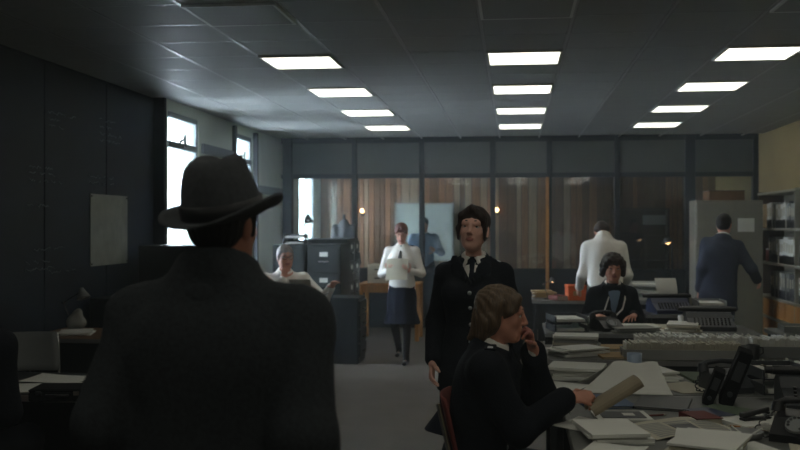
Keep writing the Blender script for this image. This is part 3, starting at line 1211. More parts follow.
def buttons(H, garment, zs, m=M_SILVER, r=.011, x=0.0):
    bv = bvh_of(garment)
    me = MB().lathe([(.0001, .006), (r * .6, .005), (r, .001), (r, -.003), (.0001, -.003)], 12).mesh('button', m)
    Rm = Matrix(np.stack([H.rx, -H.up, H.fwd], 1).tolist())
    for z in zs:
        p = V((H.pel + H.R @ A((x, .5, z))).tolist())
        hit = bv.ray_cast(p, V((-H.fwd).tolist()))
        if hit[0] is not None:
            o = place(me, 'button', H.t, hit[0] + V(H.fwd.tolist()) * .002)
            o.rotation_euler = Rm.to_euler()


def epaulettes(H, garment, m, badge=None, off=.118, w=.10, d=.05):
    bv = bvh_of(garment)
    for q in (-1, 1):
        p = V((H.nb + H.rx * q * off + H.up * .4).tolist())
        hit = bv.ray_cast(p, V((-H.up).tolist()))
        if hit[0] is None:
            continue
        n = hit[1].normalized()
        f = V(H.fwd.tolist())
        f = (f - n * f.dot(n)).normalized()
        x = f.cross(n)
        Rm = Matrix((x, f, n)).transposed()
        c = hit[0] + n * .004
        ep = MB().box(c, (w, d, .010), rot=Rm, bev=.003).build('epaulette', m, H.t)
        if badge:
            MB().box(c + x * (q * w * .30) + n * .004, (.026, .024, .010), rot=Rm, bev=.003).build('epaulette_badge', badge, ep)


# ------------------------------------------------------------------ furniture and clutter builders
DESK_Z = .75


def desk(x0_, y0_, x1_, y1_, label, top=M_DESK, legm=M_DKGREY, pedestal='right', modesty='back', drawers=3, name='desk'):
    """a desk with its top at DESK_Z; pedestal end: 'left', 'right', 'both' or None (seen along +y)"""
    cx, cy, w, d = (x0_ + x1_) / 2, (y0_ + y1_) / 2, x1_ - x0_, y1_ - y0_
    t = thing(name, label, 'desk', (cx, cy, 0), 0, None)
    MB().box((0, 0, DESK_Z - .018), (w, d, .036), bev=.005).build('desktop', top, t)
    MB().box((0, -d / 2 - .003, DESK_Z - .018), (w, .008, .030)).build('edge_strip', M_ALU, t)
    for sx in (-1, 1):
        for sy in (-1, 1):
            MB().box((sx * (w / 2 - .04), sy * (d / 2 - .05), (DESK_Z - .036) / 2), (.035, .035, DESK_Z - .036), bev=.003).build('leg', legm, t)
    yy = d / 2 - .05 if modesty == 'back' else -(d / 2 - .05)
    if modesty:
        MB().box((0, yy, .50), (w - .13, .016, .42)).build('modesty_panel', legm, t)
    for side, sx in (('left', -1), ('right', 1)):
        if pedestal in (side, 'both'):
            pw = .38
            px_ = sx * (w / 2 - pw / 2 - .07)
            MB().box((px_, 0, .43), (pw, d - .16, .56), bev=.004).build('pedestal', legm, t)
            fy = (-1 if modesty == 'back' else 1) * (d / 2 - .075)
            hz = .54 / drawers
            for k in range(drawers):
                zz = .165 + hz * (k + .5)
                dr = MB().box((px_, fy, zz), (pw - .02, .018, hz - .012), bev=.003).build('drawer', legm, t)
                MB().box((px_, fy + (.016 if fy > 0 else -.016), zz + .02), (.12, .016, .018), bev=.003).build('handle', M_CHROME, dr)
    return t


def filing_cabinet(label, loc, rz, n=4, w=.42, d=.62, hgt=1.36, body=M_STEEL, group=None, labels=True, name='filing_cabinet'):
    """front faces -y locally"""
    t = thing(name, label, 'cabinet', loc, rz, group)
    MB().box((0, 0, hgt / 2), (w, d, hgt), bev=.006).build('body', body, t)
    hz = (hgt - .10) / n
    for k in range(n):
        zz = .07 + hz * (k + .5)
        dr = MB().box((0, -d / 2 - .008, zz), (w - .03, .022, hz - .018), bev=.004).build('drawer', body, t)
        MB().box((0, -d / 2 - .030, zz - .02), (.13, .022, .018), bev=.004).build('handle', M_CHROME, dr)
        if labels:
            MB().box((0, -d / 2 - .021, zz + hz * .22), (.10, .006, .055)).build('card_label', M_PAPER, dr)
    return t


def office_chair(label, loc, rz, shell=M_RED, frame=M_CHROME, group=None):
    """stacking tube chair facing +y, seat at .45"""
    t = thing('office_chair', label, 'chair', loc, rz, group)

    def seat(u, v):
        x = (u - .5) * .42
        y = (v - .5) * .42
        return (x * (1 - .12 * (1 - v)), y, .445 + .02 * ((2 * u - 1) ** 2) - .018 * math.sin(PI * v))

    def back(u, v):
        x = (u - .5) * .40 * (1 - .15 * v * v)
        return (x, -.205 - .06 * v + .03 * (2 * u - 1) ** 2, .60 + .26 * v)
    MB().grid(seat, 8, 8, .014).build('seat', shell, t)
    m = MB()
    top = [V(back(i / 8, j / 6)) for j in range(7) for i in range(9)]
    N = len(top)
    vs = top + [p + V((0, -.014, 0)) for p in top]
    fs = []
    for j in range(6):
        for i in range(8):
            a = j * 9 + i
            fs += [(a, a + 1, a + 10, a + 9), (N + a, N + a + 9, N + a + 10, N + a + 1)]
    ring = list(range(9)) + [j * 9 + 8 for j in range(1, 7)] + [54 + i for i in range(7, -1, -1)] + [j * 9 for j in range(5, 0, -1)]
    fs += [(a, N + a, N + b, b) for a, b in zip(ring, ring[1:] + ring[:1])]
    m.add(vs, fs, True)
    m.build('backrest', shell, t)
    for sx in (-1, 1):
        MB().tube([(sx * .20, .20, 0), (sx * .19, .18, .43)], .011).build('leg', frame, t)
        MB().tube([(sx * .21, -.24, 0), (sx * .19, -.19, .43)], .011).build('leg', frame, t)
        MB().tube([(sx * .19, -.19, .43), (sx * .19, -.215, .60), (sx * .175, -.272, .84)], .011).build('back_upright', frame, t)
        MB().tube([(sx * .19, -.19, .425), (sx * .19, .18, .425)], .010).build('seat_rail', frame, t)
    return t


PILE_TOP = {}


def paper_pile(label, loc, rz=0, n=5, w=.21, l=.297, th=.010, m=None, group=None, seed=0, jit=.02):
    r = random.Random(seed)
    t = thing('paper_pile', label, 'papers', loc, rz, group)
    z = 0
    for k in range(n):
        h_ = th * r.uniform(.6, 1.4)
        mm = m or r.choice([M_PAPER, M_PAPER, M_PAPER2, M_PAPER3])
        MB().box((r.uniform(-jit, jit), r.uniform(-jit, jit), z + h_ / 2), (w, l, h_ - .001), rotz(r.uniform(-.12, .12))).build('bundle', mm, t)
        z += h_
    PILE_TOP[label] = loc[2] + z
    return t


def loose_sheet(label, loc, rz=0, w=.21, l=.297, m=M_PAPER, group=None, lift=.012, seed=0, name='paper_sheet'):
    r = random.Random(seed)
    a, b = r.uniform(.2, 1) * lift, r.uniform(.2, 1) * lift
    fn = lambda u, v: ((u - .5) * w, (v - .5) * l, .0022 + a * (u ** 3) * v + b * ((1 - u) ** 3) * (v ** 2))
    o = MB().grid(fn, 6, 6, .002).build(name, m, None, loc, rz)
    return tag(o, label, 'paper', group)


def folder(label, loc, rz=0, m=M_BUFF, w=.24, l=.32, th=.012, group=None):
    t = thing('folder', label, 'folder', loc, rz, group)
    MB().box((0, 0, .0015), (w, l, .003)).build('cover', m, t)
    MB().box((0, 0, th - .0015), (w, l, .003), roty(.012)).build('cover', m, t)
    MB().box((.004, 0, th / 2), (w - .02, l - .02, th - .006)).build('papers', M_PAPER, t)
    MB().box((-w / 2 + .002, 0, th / 2), (.005, l, th)).build('spine', m, t)
    return t


def box_file(name, label, loc, rz, w, h_, d, m, group=None, cat='binder', tilt=0.0, plain=False):
    """upright lever-arch file, spine facing -y"""
    t = thing(name, label, cat, loc, rz, group)
    t.rotation_euler = (0, tilt, rz)
    MB().box((0, 0, h_ / 2), (w, d, h_), bev=.004).build('cover', m, t)
    MB().box((0, -d / 2 - .001, h_ * .64), (w * .62, .004, h_ * .34)).build('spine_label', M_DKGREY if plain else (M_PAPER2 if m is not M_PAPER2 else M_PAPER), t)
    if not plain and m in (M_PAPER, M_PAPER2, M_PAPER3):
        MB().box((0, -d / 2 - .001, h_ * .17), (w * .98, .003, h_ * .34)).build('lower_band', M_BLACK, t)
    MB().cyl((0, -d / 2 - .006, h_ * .22), (0, -d / 2 + .004, h_ * .22), w * .2, n=10).build('finger_ring', M_DKGREY, t)
    return t


def telephone(label, loc, rz, m=M_BLACK, group=None):
    t = thing('telephone', label, 'telephone', loc, rz, group)
    prof = [(-.11, 0), (.11, 0), (.11, .03), (.03, .085), (-.06, .105), (-.10, .10), (-.11, .05)]
    MB().prism([(a, b) for a, b in prof], -.095, .095, Matrix(((0, 0, 1), (-1, 0, 0), (0, 1, 0)))).build('body', m, t)
    R = rotx(.60)
    dc = V((0, -.065, .064))
    dl = MB().cyl(dc, dc + R @ V((0, 0, .012)), .045, .043, 20).build('dial', M_GREYP, t)
    for k in range(10):
        a = -1.0 + k * .5
        p = dc + R @ V((.032 * math.cos(a), .032 * math.sin(a), .0115))
        MB().cyl(p, p + R @ V((0, 0, .002)), .0065, n=8).build('finger_hole', M_BLACK, dl)
    m_ = MB()
    m_.tube([(-.10, .055, .125), (-.07, .055, .140), (0, .055, .147), (.07, .055, .140), (.10, .055, .125)], [.015, .014, .013, .014, .015], 10)
    for sx in (-1, 1):
        m_.cyl((sx * .10, .055, .135), (sx * .10, .05, .095), .022, .030, 14)
    m_.build('handset', m, t)
    pts = []
    for k in range(60):
        a = k * .9
        u = k / 59
        pts.append((-.10 - .07 * math.sin(u * PI) + .008 * math.cos(a), .05 - .14 * u + .008 * math.sin(a) * .3, max(.012, .095 - .16 * u) + .008 * math.sin(a) * .5))
    MB().tube(pts, .0028, 5).build('cord', m, t)
    return t


def typewriter(label, loc, rz, m=M_GREYP, group=None, paper=True):
    """keys face -y"""
    t = thing('typewriter', label, 'typewriter', loc, rz, group)
    prof = [(-.19, .0), (.17, 0), (.17, .10), (.12, .135), (.02, .135), (-.03, .09), (-.19, .035)]
    MB().prism(prof, -.18, .18, Matrix(((0, 0, 1), (1, 0, 0), (0, 1, 0)))).build('body', m, t)
    R = rotx(.34)
    key = MB().cyl((0, 0, 0), (0, 0, .012), .0085, .0075, 8).mesh('key', M_BLACK)
    for r_ in range(4):
        for c in range(10):
            p = V((-.135 + c * .030 + r_ * .004, -.160 + r_ * .034, .050 + r_ * .0125))
            o = place(key, 'key', t, p)
            o.rotation_euler = (.2, 0, 0)
    MB().cyl((-.20, .085, .155), (.20, .085, .155), .022, n=16).build('platen', M_BLACK, t)
    for sx in (-1, 1):
        MB().cyl((sx * .20, .085, .155), (sx * .235, .085, .155), .018, n=12).build('platen_knob', M_BLACK, t)
    MB().box((0, .11, .15), (.42, .03, .035), bev=.004).build('carriage', M_CHROME, t)
    MB().tube([(-.21, .10, .16), (-.25, .06, .18), (-.26, .02, .185)], .005, 6).build('return_lever', M_CHROME, t)
    if paper:
        fn = lambda u, v: ((u - .5) * .21, .075 + .07 * v * v, .165 + .16 * v)
        MB().grid(fn, 4, 8, .002).build('typed_sheet', M_PAPER, t)
    return t


def desk_lamp(label, loc, rz, m=M_BLACK, shade=M_BLACK, lit=None, s=1.0, group=None):
    t = thing('desk_lamp', label, 'lamp', loc, rz, group)
    t.scale = (s, s, s)
    MB().lathe([(.0001, 0), (.085, 0), (.085, .012), (.06, .022), (.015, .03), (.0001, .03)], 20).build('base', m, t)
    MB().tube([(0, 0, .028), (0, .02, .10), (-.02, .12, .30)], .007, 8).build('lower_arm', m, t)
    MB().cyl((-.035, .12, .30), (-.005, .12, .30), .014, n=10).build('joint', M_CHROME, t)
    MB().tube([(-.02, .12, .30), (.02, -.10, .42)], .007, 8).build('upper_arm', m, t)
    c = V((.02, -.12, .41))
    sh = MB().lathe([(.018, .055), (.024, .05), (.034, .02), (.060, -.03), (.074, -.062), (.070, -.062), (.055, -.028), (.028, .02), (.018, .045)], 20, c, rotx(-.35)).build('shade', shade, t)
    MB().lathe([(.0001, .0), (.02, -.012), (.026, -.035), (.016, -.055), (.0001, -.06)], 14, c, rotx(-.35)).build('bulb', lit or M_WHITE, sh)
    return t


def letter_tray(label, loc, rz, m=M_GREYP, n=2, group=None, papers=True, w=.26, l=.35):
    t = thing('letter_tray', label, 'tray', loc, rz, group)
    for k in range(n):
        z = k * .075
        MB().box((0, 0, z + .004), (w, l, .006)).build('tray_floor', m, t)
        for sx in (-1, 1):
            MB().box((sx * w / 2, 0, z + .025), (.006, l, .05)).build('tray_side', m, t)
        MB().box((0, l / 2, z + .025), (w, .006, .05)).build('tray_back', m, t)
        if papers:
            MB().box((rnd.uniform(-.01, .01), -.01, z + .018), (w - .04, l - .04, .022), rotz(rnd.uniform(-.05, .05))).build('papers', M_PAPER, t)
    for sx in (-1, 1):
        for sy in (-1, 1):
            if n > 1:
                MB().cyl((sx * w / 2, sy * (l / 2 - .01), 0), (sx * w / 2, sy * (l / 2 - .01), .075 * (n - 1) + .05), .005, n=8).build('upright', M_CHROME, t)
    return t


def mug(label, loc, rz=0, m=M_WHITE, group=None):
    t = thing('mug', label, 'mug', loc, rz, group)
    MB().lathe([(.0001, 0), (.036, 0), (.040, .01), (.041, .092), (.0375, .092), (.036, .012), (.0001, .010)], 20).build('cup', m, t)
    MB().tube([(.039, 0, .078), (.066, 0, .072), (.068, 0, .04), (.039, 0, .022)], .005, 8).build('handle', m, t)
    MB().cyl((0, 0, .074), (0, 0, .076), .037, n=18).build('tea', M_WOODD, t)
    return t


def ashtray(label, loc, m=M_ALU, group=None):
    t = thing('ashtray', label, 'ashtray', loc, 0, group)
    MB().lathe([(.0001, 0), (.055, 0), (.068, .028), (.062, .030), (.048, .008), (.0001, .006)], 20).build('dish', m, t)
    for a in (.4, 2.2, 4.0):
        MB().cyl((.03 * math.cos(a), .03 * math.sin(a), .014), (.075 * math.cos(a), .075 * math.sin(a), .034), .004, n=8).build('cigarette_end', M_PAPER, t)
    return t


def card_tray(label, loc, rz, l=.62, w=.17, h_=.10, m=M_GREYP, cards=46, seed=0, group=None, tint=M_PAPER2):
    """long open index tray running along local x, packed with upright cards"""
    r = random.Random(seed)
    t = thing('card_tray', label, 'card index', loc, rz, group)
    MB().box((0, 0, .004), (l, w, .008)).build('tray_floor', m, t)
    for sy in (-1, 1):
        MB().box((0, sy * w / 2, h_ * .3), (l, .008, h_ * .6)).build('tray_side', m, t)
    for sx in (-1, 1):
        MB().box((sx * l / 2, 0, h_ * .3), (.008, w, h_ * .6)).build('tray_end', m, t)
    MB().box((-l / 2 - .008, 0, h_ * .32), (.012, .05, .03), bev=.003).build('pull', M_CHROME, t)
    mc = MB()
    mt = MB()
    for k in range(cards):
        x = -l / 2 + .02 + (l - .04) * k / (cards - 1)
        hh = h_ * r.uniform(.86, 1.0)
        mc.box((x, 0, .008 + hh / 2), ((l - .04) / cards * .72, w - .02, hh), roty(r.uniform(-.1, .02)))
        if k % 6 == 0:
            mt.box((x, r.uniform(-.05, .05), .008 + hh + .008), (.004, .035, .018))
    o = mc.build('index_cards', tint, t)
    o['kind'] = 'stuff'
    o = mt.build('index_tabs', M_PAPER, t)
    o['kind'] = 'stuff'
    return t


def book(label, loc, rz, w=.16, l=.22, th=.03, m=M_RED, group=None):
    t = thing('book', label, 'book', loc, rz, group)
    MB().box((0, 0, .0015), (w, l, .003)).build('cover', m, t)
    MB().box((0, 0, th - .0015), (w, l, .003)).build('cover', m, t)
    MB().box((-w / 2 + .0015, 0, th / 2), (.003, l, th)).build('spine', m, t)
    MB().box((.002, 0, th / 2), (w - .012, l - .01, th - .006)).build('pages', M_PAPER2, t)
    return t


# ------------------------------------------------------------------ people
def sit(x):
    return dict(pel=(0, 0, .565), nb=(0, .05, 1.06), ar=(.10, .40, .085), al=(-.10, .42, .085), kr=(.1, .6, 1), kl=(-.1, .6, 1))


def fedora(H):
    hc, R = H.hc, H.HR
    base = hc + R @ A((0, -.012, .026))
    Rm = R @ np.array(rotx(.20) @ roty(-.08))
    n = 56
    # outer profile: brim lower edge -> brim top -> crown -> top centre ; (radius class, value, z)
    prof = []
    for q in (0.0, .35, .7, 1.0):
        prof.append(('b', q, -.004))
    for q in (1.0, .7, .35, 0.0):
        prof.append(('b', q, .003))
    for cr, z in ((1.0, .008), (.985, .04), (.945, .075), (.88, .106), (.78, .132), (.66, .147), (.52, .156), (.36, .160), (.18, .160), (.02, .160)):
        prof.append(('c', cr, z))
    vs = []
    for kind, q, z in prof:
        for i in range(n):
            t_ = 2 * PI * i / n
            c, s_ = math.cos(t_), math.sin(t_)
            cx, cy = .100, .116
            if kind == 'b':
                x, y = c * (cx + .055 * q), s_ * (cy + .060 * q)
                up = (.036 if c > 0 else .024) * (abs(c) ** 2.2) * q ** 1.5 + (.010 * c if c > 0 else 0) * q
                dn = -.022 * max(0, s_) ** 2 * q + .004 * max(0, -s_) ** 2 * q
                zz = z + up + dn
            else:
                x, y = c * cx * q, s_ * cy * q
                lean = 1.0
                zz = z * (1 + .05 * (y / cy))
                # centre crease and front pinches
                dent = math.exp(-(x / .030) ** 2) * .036 * min(1, max(0, (z - .115) / .03)) * min(1, max(0, (y / cy + .55) / .6))
                zz -= dent
                pf = max(0, y / cy - .15)
                x *= 1 - .42 * pf * min(1, max(0, (z - .03) / .07))
            p = base + Rm @ A((x, y, zz))
            vs.append(p)
    fs = []
    for j in range(len(prof) - 1):
        for i in range(n):
            fs.append((j * n + i, j * n + (i + 1) % n, (j + 1) * n + (i + 1) % n, (j + 1) * n + i))
    hat = MB().add(vs, fs, True).build('fedora', M_FELT, H.t)
    m = MB()
    vs = []
    for (z, e) in ((.004, .0), (.006, .0035), (.040, .0030), (.042, -.002)):
        for i in range(n):
            t_ = 2 * PI * i / n
            vs.append(base + Rm @ A((math.cos(t_) * (.100 + e), math.sin(t_) * (.116 + e), z)))
    fs = []
    for j in range(3):
        for i in range(n):
            fs.append((j * n + i, j * n + (i + 1) % n, (j + 1) * n + (i + 1) % n, (j + 1) * n + i))
    m.add(vs, fs, True).build('hat_band', M_RIBBON, hat)


# man in hat and overcoat, back to the viewer
p = at(219, 300, 2.42)
H1 = Human('person', 'man in a grey fedora and dark overcoat seen from behind', (p.x, 2.42, 0), -.10, scale=1.0, h=.011,
           head=(-.14, .02, .05), wr=(.265, .03, .88), wl=(-.265, .02, .88), er=(.15, -1, 0), el=(-.15, -1, 0), sh_w=.215, shrug=-.022,
           ar=(.11, 0, .085), al=(-.11, .03, .085), head_off=(0, .04, .150))
H1.body(M_SKIN2)
hair(H1, M_HBLACK, 'short')
fedora(H1)


def coat_extra(B, s):
    # long skirts of the coat
    B.loft(s.pel, np.eye(3), [(-.50, 0, 0, .265, .215), (-.25, 0, 0, .245, .195), (0, 0, 0, .225, .175), (.20, 0, 0, .215, .165), (.34, 0, 0, .212, .150), (.41, 0, 0, .15, .11)], k=.05)
    # shoulder blades and turned collar
    for q in (-1, 1):
        B.ell(s.pel + A((q * .10, -.10, .33)), (.085, .06, .11), k=.06)
        B.cone(s.nb + A((q * .05, -.03, -.02)), s.nb + A((q * .232, 0, -.128)), .058, .056, k=.045)


o = H1.top('overcoat', M_COAT, e=.045, hem=(-.16, .235, .19), sl=(.088, .080, .070), collar=(.083, .045, .020), vneck=(.30, .05, .10), fold=.006, seed=11, extra=coat_extra, cuff=.98)
H1.trousers('trousers', M_TROUS)
H1.shoes(M_SHOE)
# collar fall and centre seam across the back of the coat
B = Body()
B.head_h = B.hand_h = .01
for i in range(12):
    a0, a1 = PI + PI * i / 12, PI + PI * (i + 1) / 12
    f = lambda a: H1.nb + A((.110 * math.cos(a), .098 * math.sin(a), .004 - .020 * abs(math.sin(a))))
    B.cone(f(a0), f(a1), .034, .034, k=.02, flat=(math.cos(a0), math.sin(a0), .5), ff=2.2)
B.build('coat_collar', M_COAT, H1.t, .008)

# standing policewoman
p = at(474, 300, 5.15)
H2 = Human('person', 'standing policewoman in black tunic, white shirt and tie, facing the viewer', (p.x, 5.15, 0), PI - .10, scale=.978, fem=True, h=.009, head_h=.0036,
           head=(-.02, .13, -.05), head_off=(0, .030, .160), wr=(.215, .06, .90), wl=(-.205, .06, .90), er=(.3, -1, 0), el=(-.3, -1, 0), sh_w=.152, shrug=-.008, hs=1.04)
H2.body(M_SKIN)
eyes(H2.t, H2.hc, H2.HR, 1.0, M_HDARK)
hair(H2, M_HDARK, 'tied', .005)
tun2 = H2.top('tunic', M_TUNIC, e=.020, hem=(-.20, .200, .152), sl=(.060, .054, .046), vneck=(.385, .070, .070), lapel=True, collar=(.066, .004, .013), fold=.004, seed=21, h=.007)
H2.top('shirt', M_SHIRT, e=.001, hem=(.05, .140, .105), sl=(.05, .042, .034), fold=.002, seed=22, cuff=.97)
H2.shirt_front(tie=M_NAVY, y=.105)
H2.skirt('skirt', M_NAVY, length=.42, hem=(.275, .215))
H2.shoes(M_SHOE)
buttons(H2, tun2, (.33, .25, .16, .07, -.03))
epaulettes(H2, tun2, M_TUNIC, M_SILVER, .105)

# seated policeman in profile
p = at(478, 330, 4.30)
H3 = Human('person', 'seated policeman with long brown hair in profile, hand raised to his mouth', (p.x - .02, 4.30, 0), -PI2, scale=1.0, h=.009, head_h=.0042, hand_h=.0042,
           pel=(0, 0, .565), nb=(0, .075, 1.055), head=(0, -.10, 0), head_off=(0, .050, .150),
           wr=(.10, .40, .860), er=(.4, -.5, -1), wl=(-.075, .262, 1.045), el=(-.3, .6, -1),
           ar=(.10, .40, .085), al=(-.10, .42, .085), kr=(.1, .6, 1), kl=(-.1, .6, 1))
H3.body(M_SKIN2, hands=(((-.05, 1, .12), (-.6, 0, -.8), (0, .2, 1), .85), ((.30, -.28, .9), (.6, -.8, 0), (.2, .3, .9), 1.15)))
eyes(H3.t, H3.hc, H3.HR, 1.0, M_HLIGHT)
hair(H3, M_HLIGHT, 'long', .005)
tun3 = H3.top('tunic', M_TUNIC, e=.026, hem=(-.12, .195, .155), sl=(.078, .070, .054), vneck=(.30, .060, .085), lapel=True, collar=(.074, .006, .016), fold=.007, seed=31, pad=.006, cuff=.93)
H3.top('shirt', M_SHIRT, e=.004, hem=(.0, .165, .12), sl=(.055, .046, .031), fold=.002, seed=32, cuff=.985)
H3.shirt_front(tie=M_NAVY, rise=.036)
H3.trousers('trousers', M_TUNIC)
H3.shoes(M_SHOE)
buttons(H3, tun3, (.26, .17, .08))
buttons(H3, tun3, (.30,), x=.10)
epaulettes(H3, tun3, M_TUNIC, M_SILVER, .125)

# seated man with glasses, hand at his chin
p = at(284, 300, 9.95)
H4 = Human('person', 'seated grey haired man with glasses in a white shirt, hand at his chin', (p.x, 9.95, 0), -2.75, scale=1.04, h=.012, head_h=.006,
           **{**sit(0), 'nb': (0, .06, 1.06)}, head=(.1, -.05, 0), wr=(.05, .27, 1.02), er=(.3, .3, -1), wl=(-.42, .32, .93), el=(-.5, -.4, -1))
H4.body(M_SKIN2, hands=(((-.25, -.28, .9), (-.3, -.9, 0), (-.5, 0, .8), 1.0), (None, (0, 0, -1), (0, 1, 0), .3)))
eyes(H4.t, H4.hc, H4.HR, 1.0, M_HGREY)
hair(H4, M_HGREY, 'short', .007)
m = MB()
for q in (-1, 1):
    c = V((H4.hc + H4.HR @ A((q * .033, .104, .008))).tolist())
    Rm = Matrix(H4.HR.tolist())
    pts = [c + Rm @ V((.024 * math.cos(a), 0, .019 * math.sin(a))) for a in [2 * PI * i / 12 for i in range(13)]]
    m.tube(pts, .0028, 6)
    m.tube([c + Rm @ V((q * .024, 0, .004)), V((H4.hc + H4.HR @ A((q * .074, .0, .012))).tolist())], .0024, 6)
m.tube([V((H4.hc + H4.HR @ A((x_, .106, .012))).tolist()) for x_ in (-.01, 0, .01)], .0024, 6)
m.build('glasses', M_BLACK, H4.t)
H4.top('shirt', M_SHIRT, e=.016, hem=(-.10, .175, .135), sl=(.070, .060, .046), fold=.007, seed=41, collar=(.066, .004, .014))
H4.shirt_front(tie=M_NAVY, y=.140)
H4.trousers('trousers', M_TROUS)
H4.shoes(M_SHOE)

# woman walking with a sheet of paper
p = at(402, 300, 11.2)
H5 = Human('person', 'woman in white uniform shirt and dark skirt walking while reading a paper', (p.x, 11.2, 0), PI - .05, scale=.94, fem=True, h=.012, head_h=.006,
           head=(.05, -.45, 0), head_off=(0, .045, .148), wr=(.11, .25, 1.15), wl=(-.12, .25, 1.15), er=(.6, -.4, -1), el=(-.6, -.4, -1),
           ar=(.06, -.14, .15), al=(-.07, .12, .085))
H5.body(M_SKIN, hands=(((-.3, .8, .2), (-.2, -.1, 1), (.2, .6, .5), .7), ((.3, .8, .2), (.2, -.1, 1), (-.2, .6, .5), .7)))
eyes(H5.t, H5.hc, H5.HR, 1.0, M_HRED)
hair(H5, M_HRED, 'bun', .007)
sh5 = H5.top('shirt', M_SHIRT, e=.014, hem=(-.02, .160, .12), sl=(.056, .048, .038), fold=.005, seed=51, collar=(.058, .004, .013))
H5.shirt_front(tie=M_BLACK, y=.148)
H5.skirt('skirt', M_NAVY, length=.46, hem=(.225, .175))
B = Body()
B.head_h = B.hand_h = .01
for hp, kn, an in ((H5.hip_r, H5.k_r, H5.a_r), (H5.hip_l, H5.k_l, H5.a_l)):
    B.cone(hp, kn, .070, .055, k=.03)
    B.cone(kn, an, .053, .039, k=.03)
B.build('tights', M_TIGHTS, H5.t, .012)
H5.shoes(M_SHOE)
epaulettes(H5, sh5, M_NAVY, None, .108)
pc = V(H5.t.location) + rotz(PI - .05) @ V((0, .36, 1.17)) * .94
fn = lambda u, v: ((u - .5) * .24, (v - .5) * .30, .012 * math.sin(u * PI))
o = MB().grid(fn, 6, 6, .003).build('document', M_PAPER2, None, pc, 0)
o.rotation_euler = (math.radians(50), 0, .05)
tag(o, 'pale sheet of paper held by the walking woman', 'paper')

# man behind the glass
p = at(424, 300, 16.6)
H6 = Human('person', 'man in a blue shirt behind the glass partition', (p.x, 16.6, 0), PI - .1, scale=1.0, h=.014, head_h=.008,
           head=(0, -.25, 0), wr=(.10, .34, 1.13), wl=(-.24, .30, 1.18), er=(.6, -.4, -1), el=(-.6, -.4, -1))
H6.body(M_SKIN2)
hair(H6, M_HBLACK, 'short', .009)
H6.top('shirt', M_SHIRTB, e=.016, hem=(-.06, .178, .136), sl=(.072, .062, .048), fold=.006, seed=61, collar=(.066, .004, .014))
H6.shirt_front(tie=M_NAVY, y=.140)
H6.trousers('trousers', M_TROUS)
H6.shoes(M_SHOE)

# man in a white shirt leaning over a desk, back to the viewer
p = at(606, 300, 10.35)
H7 = Human('person', 'man in a white shirt leaning forward, seen from behind', (p.x, 10.35, 0), .06, scale=1.03, h=.012, head_h=.007,
           nb=(0, .18, 1.42), head=(0, -1.1, 0), head_off=(.01, .15, .045), sh_w=.160, shrug=-.034,
           wr=(.235, .30, .90), wl=(-.235, .28, .90), er=(.15, -1, -.2), el=(-.15, -1, -.2))
H7.body(M_SKIN2)
hair(H7, M_HDARK, 'short', .008)
H7.top('shirt', M_SHIRT, e=.022, hem=(-.06, .176, .14), sl=(.064, .058, .046), fold=.009, seed=71, collar=(.070, .008, .016))
H7.trousers('trousers', M_BROWNT)
H7.shoes(M_SHOE)

# seated man with curly hair facing the viewer
p = at(611, 300, 9.15)
H8 = Human('person', 'seated man with curly dark hair and dark jacket facing the viewer', (p.x, 9.15, 0), PI + .05, scale=1.0, h=.011, head_h=.0055,
           **{**sit(0), 'nb': (0, .09, 1.05)}, head=(.0, -.12, 0), wr=(.18, .33, .80), wl=(-.15, .36, .80), er=(.4, -.3, -1), el=(-.4, -.3, -1), sh_w=.162, shrug=-.012)
H8.body(M_SKIN2, hands=(((-.4, .9, -.05), (0, 0, -1), (-1, 0, 0), .35), ((.4, .9, -.05), (0, 0, -1), (1, 0, 0), .35)))
eyes(H8.t, H8.hc, H8.HR, 1.0, M_HDARK)
hair(H8, M_HDARK, 'curly', .007)
H8.top('jacket', M_TUNIC, e=.026, hem=(-.10, .185, .15), sl=(.066, .060, .050), vneck=(.22, .070, .085), lapel=True, collar=(.072, .006, .016), fold=.007, seed=81)
H8.top('shirt', M_SHIRTB, e=.006, hem=(.0, .165, .12), sl=(.055, .048, .036), fold=.002, seed=82, cuff=.99)
H8.shirt_front(m=M_SHIRT, tie=None)
H8.trousers('trousers', M_TROUS)
H8.shoes(M_SHOE)
# pale strap worn across the jacket
R_, o_ = H8.R, H8.pel
pts = [o_ + R_ @ A(q) for q in ((-.085, .075, .47), (-.095, .135, .40), (-.07, .160, .31), (-.01, .166, .25))]
MB().tube(pts, .008, 6).build('white_cord', M_SHIRT, H8.t)
pts = [o_ + R_ @ A(q) for q in ((.05, .135, .42), (.075, .152, .34), (.095, .150, .27))]
MB().tube(pts, .007, 6).build('white_cord', M_SHIRT, H8.t)

# man in a slate suit at the cupboard
p = at(719, 300, 10.95)
H9 = Human('person', 'man in a slate blue suit standing with his back turned by the grey cupboard', (p.x, 10.95, 0), -.12, scale=1.0, h=.012, head_h=.006, nb=(.04, .05, 1.45),
           head=(-.25, -.12, 0), head_off=(.02, .05, .15), wr=(.42, .20, .99), wl=(-.20, .06, .89), er=(.3, -1, -.6), el=(-.1, -1, 0), sh_w=.160)
H9.body(M_SKIN2)
hair(H9, M_HBLACK, 'short', .007)
H9.top('suit_jacket', M_SUIT, e=.024, hem=(-.26, .212, .165), sl=(.068, .062, .052), collar=(.076, .010, .016), fold=.006, seed=91, pad=.008)
H9.top('shirt', M_SHIRT, e=.004, hem=(.0, .165, .12), sl=(.055, .048, .036), fold=.002, seed=92, cuff=.99, collar=(.064, .028, .012))
H9.trousers('trousers', M_SUIT)
H9.shoes(M_SHOE)

